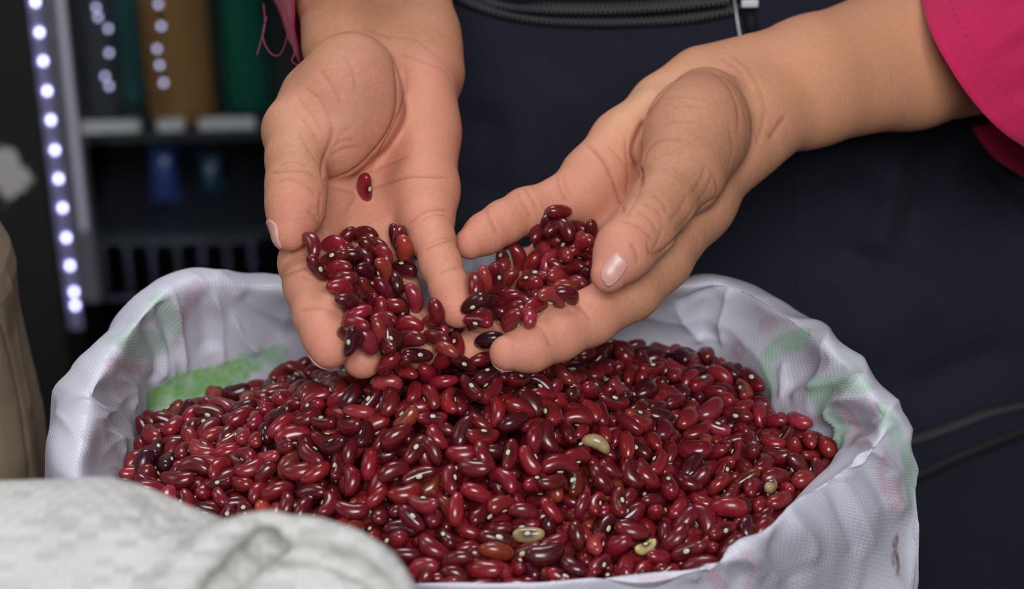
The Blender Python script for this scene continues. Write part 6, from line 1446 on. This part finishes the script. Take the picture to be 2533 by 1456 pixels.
419,-673,-553,17,-6,-9,-97,88,2,0,2,541,-781,-585,8,91,38,3,106,0,1,2,639,-805,-603,10,94,29,2,88,1,3,2,848,-653,-611,96,21,6,-7,102,2,0,2,
919,-319,-611,61,-11,23,-74,95,0,3,2,972,-197,-616,42,-44,44,-65,92,1,4,2,917,-80,-607,9,43,-88,14,105,2,0,2,-1593,195,-512,95,-21,15,-3,93,0,3,2,
-1573,346,-526,3,47,-75,-44,94,0,4,2,-1529,775,-588,17,-33,-9,-91,85,0,2,2,-1434,-38,-476,24,-11,-70,65,84,0,2,2,-1493,109,-519,25,-8,-58,-76,104,0,3,2,
-1362,-362,-512,68,-67,-12,-22,94,0,3,2,-1268,-203,-444,77,26,4,-56,105,0,2,2,-330,-548,-396,25,37,-54,70,86,1,2,2,74,-538,-436,18,11,97,-6,98,0,0,2,
163,-659,-505,0,86,49,8,102,0,3,2,497,-340,-446,10,-23,-71,-64,104,3,0,2,488,140,-411,12,66,73,-4,105,2,3,2,400,415,-406,60,20,28,71,97,1,0,2,
605,-277,-469,16,27,-91,25,98,1,2,2,757,-51,-513,59,19,-13,76,94,1,0,2,758,704,-546,4,-81,56,3,98,2,2,2,883,-748,-568,16,52,-81,-13,111,0,1,2,
899,-200,-616,51,1,-12,-84,82,0,0,2,829,736,-565,22,-83,37,-33,101,0,2,2,982,531,-571,6,-23,9,-96,107,1,4,2,1126,575,-577,12,-3,-22,-96,97,1,2,2,
1265,-267,-587,86,47,-10,1,87,1,4,2,-1750,466,-577,49,-29,-73,-34,85,4,2,2,-1613,718,-526,3,17,72,-66,101,1,4,2,-1527,-19,-485,41,-51,66,-36,87,4,2,2,
-1374,527,-478,9,50,61,59,97,0,4,2,-1291,170,-453,69,-26,1,66,94,1,1,2,-1196,918,-504,89,-23,-27,25,100,0,1,2,-1153,187,-386,71,8,30,62,97,5,0,2,
-1066,612,-434,37,-48,-75,23,98,0,4,2,-757,-788,-471,13,-15,-94,-25,109,0,1,2,-728,-432,-399,77,-56,17,19,96,2,1,2,-493,443,-337,23,66,-59,-37,101,5,0,2,
-422,-517,-330,90,-38,-14,3,103,1,2,2,72,-825,-464,16,-84,49,-4,96,0,1,2,201,34,-371,8,-4,3,99,99,1,0,2,294,937,-494,2,20,-74,63,102,1,4,2,
429,-555,-464,72,-21,27,-59,103,0,0,2,414,97,-384,6,-66,62,-40,100,1,0,2,610,-707,-529,25,-78,-55,7,95,0,3,2,810,155,-501,10,39,81,-41,96,1,0,2,
783,582,-523,39,54,40,62,85,2,4,2,1043,-301,-540,13,85,32,38,91,3,1,2,1056,670,-578,63,36,44,50,100,3,4,2,1152,-127,-566,63,32,57,39,105,0,4,2,
-1070,491,-418,51,-53,55,-38,89,0,0,2,-1006,-500,-421,63,-68,26,-21,95,1,3,2,-958,-270,-350,37,3,30,87,100,1,4,2,-383,937,-379,45,87,-12,3,112,0,2,2,
335,370,-348,88,-30,7,-32,112,2,4,2,666,-65,-493,12,-33,-89,-27,90,1,1,2,720,-659,-526,8,-13,-75,62,79,0,2,2,-1341,-622,-427,88,26,13,-34,87,2,3,2,
-1088,253,-358,8,22,86,-44,95,0,1,2,-763,-602,-414,2,41,89,-16,82,1,1,2,633,-83,-412,53,-30,4,-78,90,0,0,2,313,224,-299,50,-21,1,83,92,0,3,2,
-312,302,-281,49,-58,13,-62,89,2,1,2,42,-249,-168,39,-79,43,-13,86,0,4,2,-506,-337,-196,46,-84,11,-24,89,5,1,2,-725,-158,-226,20,-31,-41,82,89,4,1,2,
24,33,-98,91,10,-7,-37,95,1,3,2,-194,-367,-157,50,-27,43,-69,84,0,3,2,-591,195,-182,93,3,8,32,103,1,2,2,-560,-13,206,64,43,18,-60,93,2,0,0,
-759,44,443,66,56,27,-40,93,2,4,0,-647,122,305,27,18,-66,-66,93,2,0,0,-578,180,330,46,83,-26,4,93,2,2,0,-613,376,362,13,74,-52,-39,93,2,3,0,
169,798,238,8,-24,74,61,93,2,3,1,94,310,108,22,7,-67,-69,93,2,4,1,111,397,137,31,46,-24,-78,93,2,1,1,312,753,222,54,80,0,-22,93,2,2,1,
210,569,161,10,-23,76,58,93,2,3,1,274,430,96,69,55,21,-40,93,2,4,1,-733,119,322,56,69,-42,4,93,1,4,0,-560,71,275,40,54,53,49,93,1,2,0,
-580,298,-177,75,59,26,-7,93,0,3,0,-1473,-531,-581,17,-13,-21,94,91,2,2,2,-1236,-536,-550,7,-51,83,18,85,0,4,2,-1046,-716,-543,25,-51,81,-6,94,1,3,2,
-629,-820,-530,6,99,3,4,92,0,1,2,-502,-932,-541,92,-6,-5,35,103,0,3,2,-1733,-177,-590,55,-33,-8,75,90,0,0,2,-1758,-52,-571,59,47,1,64,100,0,1,2,
-1632,-362,-509,35,22,48,76,115,0,3,2,-1491,-512,-514,22,-6,11,-96,91,1,3,2,-1317,-676,-510,22,-32,14,90,97,1,0,2,-1230,-749,-510,9,-26,-95,5,86,2,3,2,
-1191,-576,-539,45,-72,-49,13,90,0,4,2,-1039,-595,-498,83,-16,18,-49,89,0,4,2,-962,-796,-507,11,1,98,3,108,1,4,2,-801,-918,-479,23,16,-59,74,95,2,0,2,
-642,-982,-505,1,20,-92,-29,96,0,1,2,-519,-964,-480,20,2,7,97,90,1,3,2,-1529,-454,-521,26,-33,84,30,103,0,0,2,-1267,-614,-498,24,-47,-83,-4,90,1,1,2,
-1263,-766,-436,78,-47,21,-34,108,1,4,2,-1228,-546,-479,86,26,-22,-35,99,0,0,2,-1016,-897,-496,43,75,-43,-23,98,1,3,2,-1104,-664,-478,21,-27,-60,71,111,1,4,2,
-987,-853,-444,83,3,-17,-52,99,1,4,2,-984,-726,-477,11,16,-52,-82,90,1,0,2,-812,-1035,-442,43,88,-15,-9,106,0,4,2,-869,-844,-460,51,81,24,-10,99,1,0,2,
-622,-1004,-444,9,-9,98,-11,81,1,1,2,-461,-1126,-444,18,55,-80,1,106,0,3,2,-1526,-575,-449,17,-45,-65,58,91,1,4,2,-1200,-690,-470,70,-17,24,63,102,0,4,2,
-1126,-828,-468,0,2,-97,17,85,2,0,2,-1112,-758,-494,98,1,12,-7,99,0,1,2,-894,-948,-432,7,25,90,-32,91,1,4,2,-914,-778,-435,30,94,2,-4,95,0,0,2,
-754,-974,-432,95,-2,26,-9,112,1,2,2,-742,-870,-453,22,31,16,90,101,1,3,2,-598,-1040,-503,9,-19,78,57,102,1,4,2,-1606,-450,-460,75,52,-1,-39,92,0,3,2,
-1428,-594,-463,80,52,-2,27,90,1,1,2,-1392,-680,-452,13,20,83,48,101,1,4,2,-1097,-899,-437,51,-43,-33,-65,89,0,2,2,-1134,-756,-415,22,85,44,16,105,0,3,2,
-986,-971,-434,82,50,-14,-18,86,0,2,2,-1054,-799,-421,65,25,-48,-52,99,0,3,2,-685,-1064,-469,28,-11,35,88,95,0,4,2,-564,-1102,-458,26,26,-68,62,107,1,1,2,
-514,-1057,-424,32,49,-79,12,92,1,2,2,
]
def decode_beans():
    D = np.array(BEAN_ROWS, float).reshape(-1, 11)
    return D[:, :3] * 1e-4 + np.array([0, .9, .8]), D[:, 3:7] / 99.0, D[:, 7] / 100.0, D[:, 8].astype(int), D[:, 9].astype(int), D[:, 10].astype(int)
BP, BQ, BS, BCLS, BVAR, BREG = decode_beans()
# the heap dips towards the cloth at the back left
_dip = at_z(500, 915, .75)
_w8 = np.exp(-((BP[:, 0] - _dip.x) / .075) ** 2 - ((BP[:, 1] - _dip.y) / .045) ** 2) * (BREG == 2)
BP = BP - np.stack([0 * _w8, 0 * _w8, _w8 * 0.018], 1)
# a few bare, husked beans lie in the heap, and a few nearly black ones
CINV = CAM_ROT.inverted()
def to_px(p):
    q = CINV @ (Vector(p) - CAM_LOC); return 1266.5 + FPX * q.x / -q.z, 728 - FPX * q.y / -q.z
BCLS = BCLS.copy(); BS = BS.copy()
_px = np.array([to_px(p) for p in BP[:300]])
for _x, _y, _c, _s in ((1467, 1110, 9, .9), (1300, 1330, 9, .95), (1590, 1335, 9, .7), (1905, 1200, 9, .65), (370, 1150, 8, 1), (1650, 885, 8, 1), (410, 1165, 8, .9)):
    _k = int(np.argmin(np.hypot(_px[:, 0] - _x, _px[:, 1] - _y) + 1e4 * (BREG[:300] != 2))); BCLS[_k] = _c; BS[_k] *= _s
# colour classes: red, dark maroon, very dark, orange, pinkish, brown, red with tan end, wrinkled orange-red, purple-black
CLS_COL = [(0.200, 0.010, 0.016), (0.115, 0.0065, 0.011), (0.062, 0.005, 0.009), (0.30, 0.036, 0.024), (0.27, 0.025, 0.033), (0.165, 0.020, 0.012),
           (0.27, 0.022, 0.022), (0.32, 0.030, 0.020), (0.036, 0.008, 0.013), (0.52, 0.36, 0.20)]
CLS_WORD = ['bright red', 'dark red', 'blackish maroon', 'orange-red', 'dusty pinkish red', 'rusty brown', 'light red', 'orange-red', 'purple-black', 'pale husked']
brnd = random.Random(11)
def bean_tint(c):
    k = brnd.uniform(0.75, 1.3); h = brnd.uniform(0.8, 1.25); r, g, b = CLS_COL[c]
    return (r * k, g * k * h, b * k * (2 - h), 1)
wv, wf, we = bean_shape(0.06, 0.12, nu=24, nv=26, plump=1.02, wrinkle=0.045)
wme = bpy.data.meshes.new('wrinkled_bean'); wme.from_pydata(wv, [], wf); wme.update(); wme.polygons.foreach_set('use_smooth', [True] * len(wme.polygons)); float_attr(wme, 'eye', [0] * len(wv)); wme.materials.append(BEAN_OBJ)
tip_m = plain('tan_seed_end', (0.50, 0.33, 0.17), .5)
def place_one(i, name='kidney_bean'):
    c = int(BCLS[i]); v = int(BVAR[i])
    o = bpy.data.objects.new(name, wme if c == 7 else BEAN_ME[v]); COL.objects.link(o)
    o.location = BP[i]; o.rotation_mode = 'QUATERNION'; o.rotation_quaternion = Quaternion(BQ[i]).normalized(); s = float(BS[i]); o.scale = (s, s, s)
    o.color = bean_tint(c)
    if c != 7:
        h = bpy.data.objects.new('hilum', HIL_ME[v]); COL.objects.link(h); h.parent = o
    if c == 6:
        bm = bmesh.new(); bmesh.ops.create_uvsphere(bm, u_segments=12, v_segments=8, radius=1)
        bmesh.ops.transform(bm, matrix=Matrix.Translation((BL * .74, -.0003, 0)) @ Matrix.Diagonal((BL * .285, BWD * .76, BT * .78, 1)), verts=bm.verts)
        t = bm_obj('seed_tip', bm, tip_m, None, True); t.parent = o; t['label'] = 'tan bare end'
    return o
def hil_dir(i): return Quaternion(BQ[i]).normalized() @ Vector((0, -1, 0))
def bean_look(i):
    c = int(BCLS[i]); q = Quaternion(BQ[i]).normalized()
    face = hil_dir(i).dot((CAM_LOC - Vector(BP[i])).normalized()) > 0.40 and c != 7
    a = CINV @ (q @ Vector((1, 0, 0))); 
    if abs(a.z) > 0.80: pose = 'end-on'
    else:
        g = math.degrees(math.atan2(a.y, a.x)) % 180
        pose = 'level' if g < 22 or g > 158 else 'upright' if 68 < g < 112 else 'slanting up-right' if g <= 68 else 'slanting up-left'
    return '%s%s kidney bean%s, %s' % ('small ' if BS[i] < 0.86 else 'large ' if BS[i] > 1.09 else '', CLS_WORD[c], ' showing its eye' if face else '', pose)
def bean_place(i):
    r = int(BREG[i]); p = BP[i]; x, y = to_px(p)
    if r == 0: return ('on the left palm', 'on the left hand')[int(y > 600)] if y < 760 else 'at the left hand\'s fingertips' if y < 880 else 'on the mound\'s crest'
    if r == 1: return 'by the right thumb' if x > 1400 else 'on the right hand' if x > 1260 else 'at the right hand\'s fingertips'
    d = math.hypot(p[0] - MOUND.x, p[1] - MOUND.y)
    if d < .06: return 'on the mound\'s crest'
    if d < .11: return 'on the mound\'s ' + ('left' if p[0] < MOUND.x - .03 else 'right' if p[0] > MOUND.x + .06 else 'near') + ' slope'
    if p[1] > MOUND.y + .02: return 'by the back rim' + (', left' if p[0] < MOUND.x else ', right')
    if p[0] < MOUND.x - .08: return 'by the left rim'
    if p[0] > MOUND.x + .17: return 'by the right rim'
    return 'in the near middle' if p[0] < MOUND.x + .06 else 'in the near right'
ORD = ['leftmost', 'second from left', 'third from left', 'fourth from left', 'fifth from left', 'sixth from left', 'seventh from left']
def place_beans():
    n_own = min(300, len(BP)); own = list(range(n_own))
    rest = [i for i in range(len(BP)) if i not in set(own)]
    left = [i for i in own if BREG[i] == 0]; lone = min(left, key=lambda i: to_px(BP[i])[1])
    lab = {i: (bean_look(i), bean_place(i)) for i in own}
    same = {}
    for i in own: same.setdefault(lab[i], []).append(i)
    for i in own:
        o = place_one(i); c = int(BCLS[i]); grp = same[lab[i]]; lb = lab[i][0] + ' ' + lab[i][1]
        if len(grp) > 1:
            grp = sorted(grp, key=lambda k: to_px(BP[k])[0]); k = grp.index(i)
            lb += ', rightmost' if k == len(grp) - 1 else ', ' + ORD[min(k, 6)]
        if i == lone: lb = 'lone bright red kidney bean resting in the middle of the left palm'
        elif c == 7: lb = 'wrinkled orange-red kidney bean lying across the fingers of the right open hand'
        elif c == 6: lb = 'light red kidney bean with a bare tan end on top of the mound'
        elif c == 8 and BREG[i] == 1: lb = 'single large purple-black kidney bean at the fingers of the right open hand'
        w = lb.split()
        gr = ('beans in the left open hand', 'beans in the right open hand', 'kidney beans heaped in the sack')[int(BREG[i])]
        tag(o, ' '.join(w[:16]), 'bean', gr)
    # all the others: one heap in the sack, and the ones wedged between their neighbours in the hands
    for keep, name, lb, gr in (([i for i in rest if BREG[i] == 2], 'kidney_beans', 'the many other red kidney beans heaped in the open sack', 'kidney beans heaped in the sack'),
                               ([i for i in rest if BREG[i] < 2], 'kidney_beans', 'the remaining red kidney beans wedged between others in both open hands', 'kidney beans in the hands')):
        join_beans(keep, name, lb, gr)
def join_beans(idx, name, lb, gr):
    Vs = []; Fs = []; T = []; E = []; n = 0; sh = [(np.array(v), f, np.array(e)) for v, f, e in BEAN_SH]
    hs = [(np.array(v), f) for v, f in HIL_SH]; mats = []
    for i in idx:
        v = int(BVAR[i]); M = np.array(Quaternion(BQ[i]).normalized().to_matrix()); s = float(BS[i]); tint = bean_tint(int(BCLS[i]))
        V, F, e = sh[v]; Vs.append(V @ M.T * s + BP[i]); Fs += [tuple(k + n for k in f) for f in F]; mats += [0] * len(F); n += len(V)
        T.append(np.tile(tint[:3], (len(V), 1))); E.append(e)
        V, F = hs[v]; Vs.append(V @ M.T * s + BP[i]); Fs += [tuple(k + n for k in f) for f in F]; mats += [1] * len(F); n += len(V)
        T.append(np.tile(tint[:3], (len(V), 1))); E.append(np.zeros(len(V)))
    me = bpy.data.meshes.new(name); me.from_pydata(np.vstack(Vs).tolist(), [], Fs); me.update()
    color_attr(me, 'tint', np.vstack(T).astype(np.float32)); float_attr(me, 'eye', np.concatenate(E))
    o = link_mesh(name, me, [BEAN_ATT, HILUM]); me.polygons.foreach_set('material_index', mats)
    tag(o, lb, 'beans', gr, kind='stuff')
place_beans()
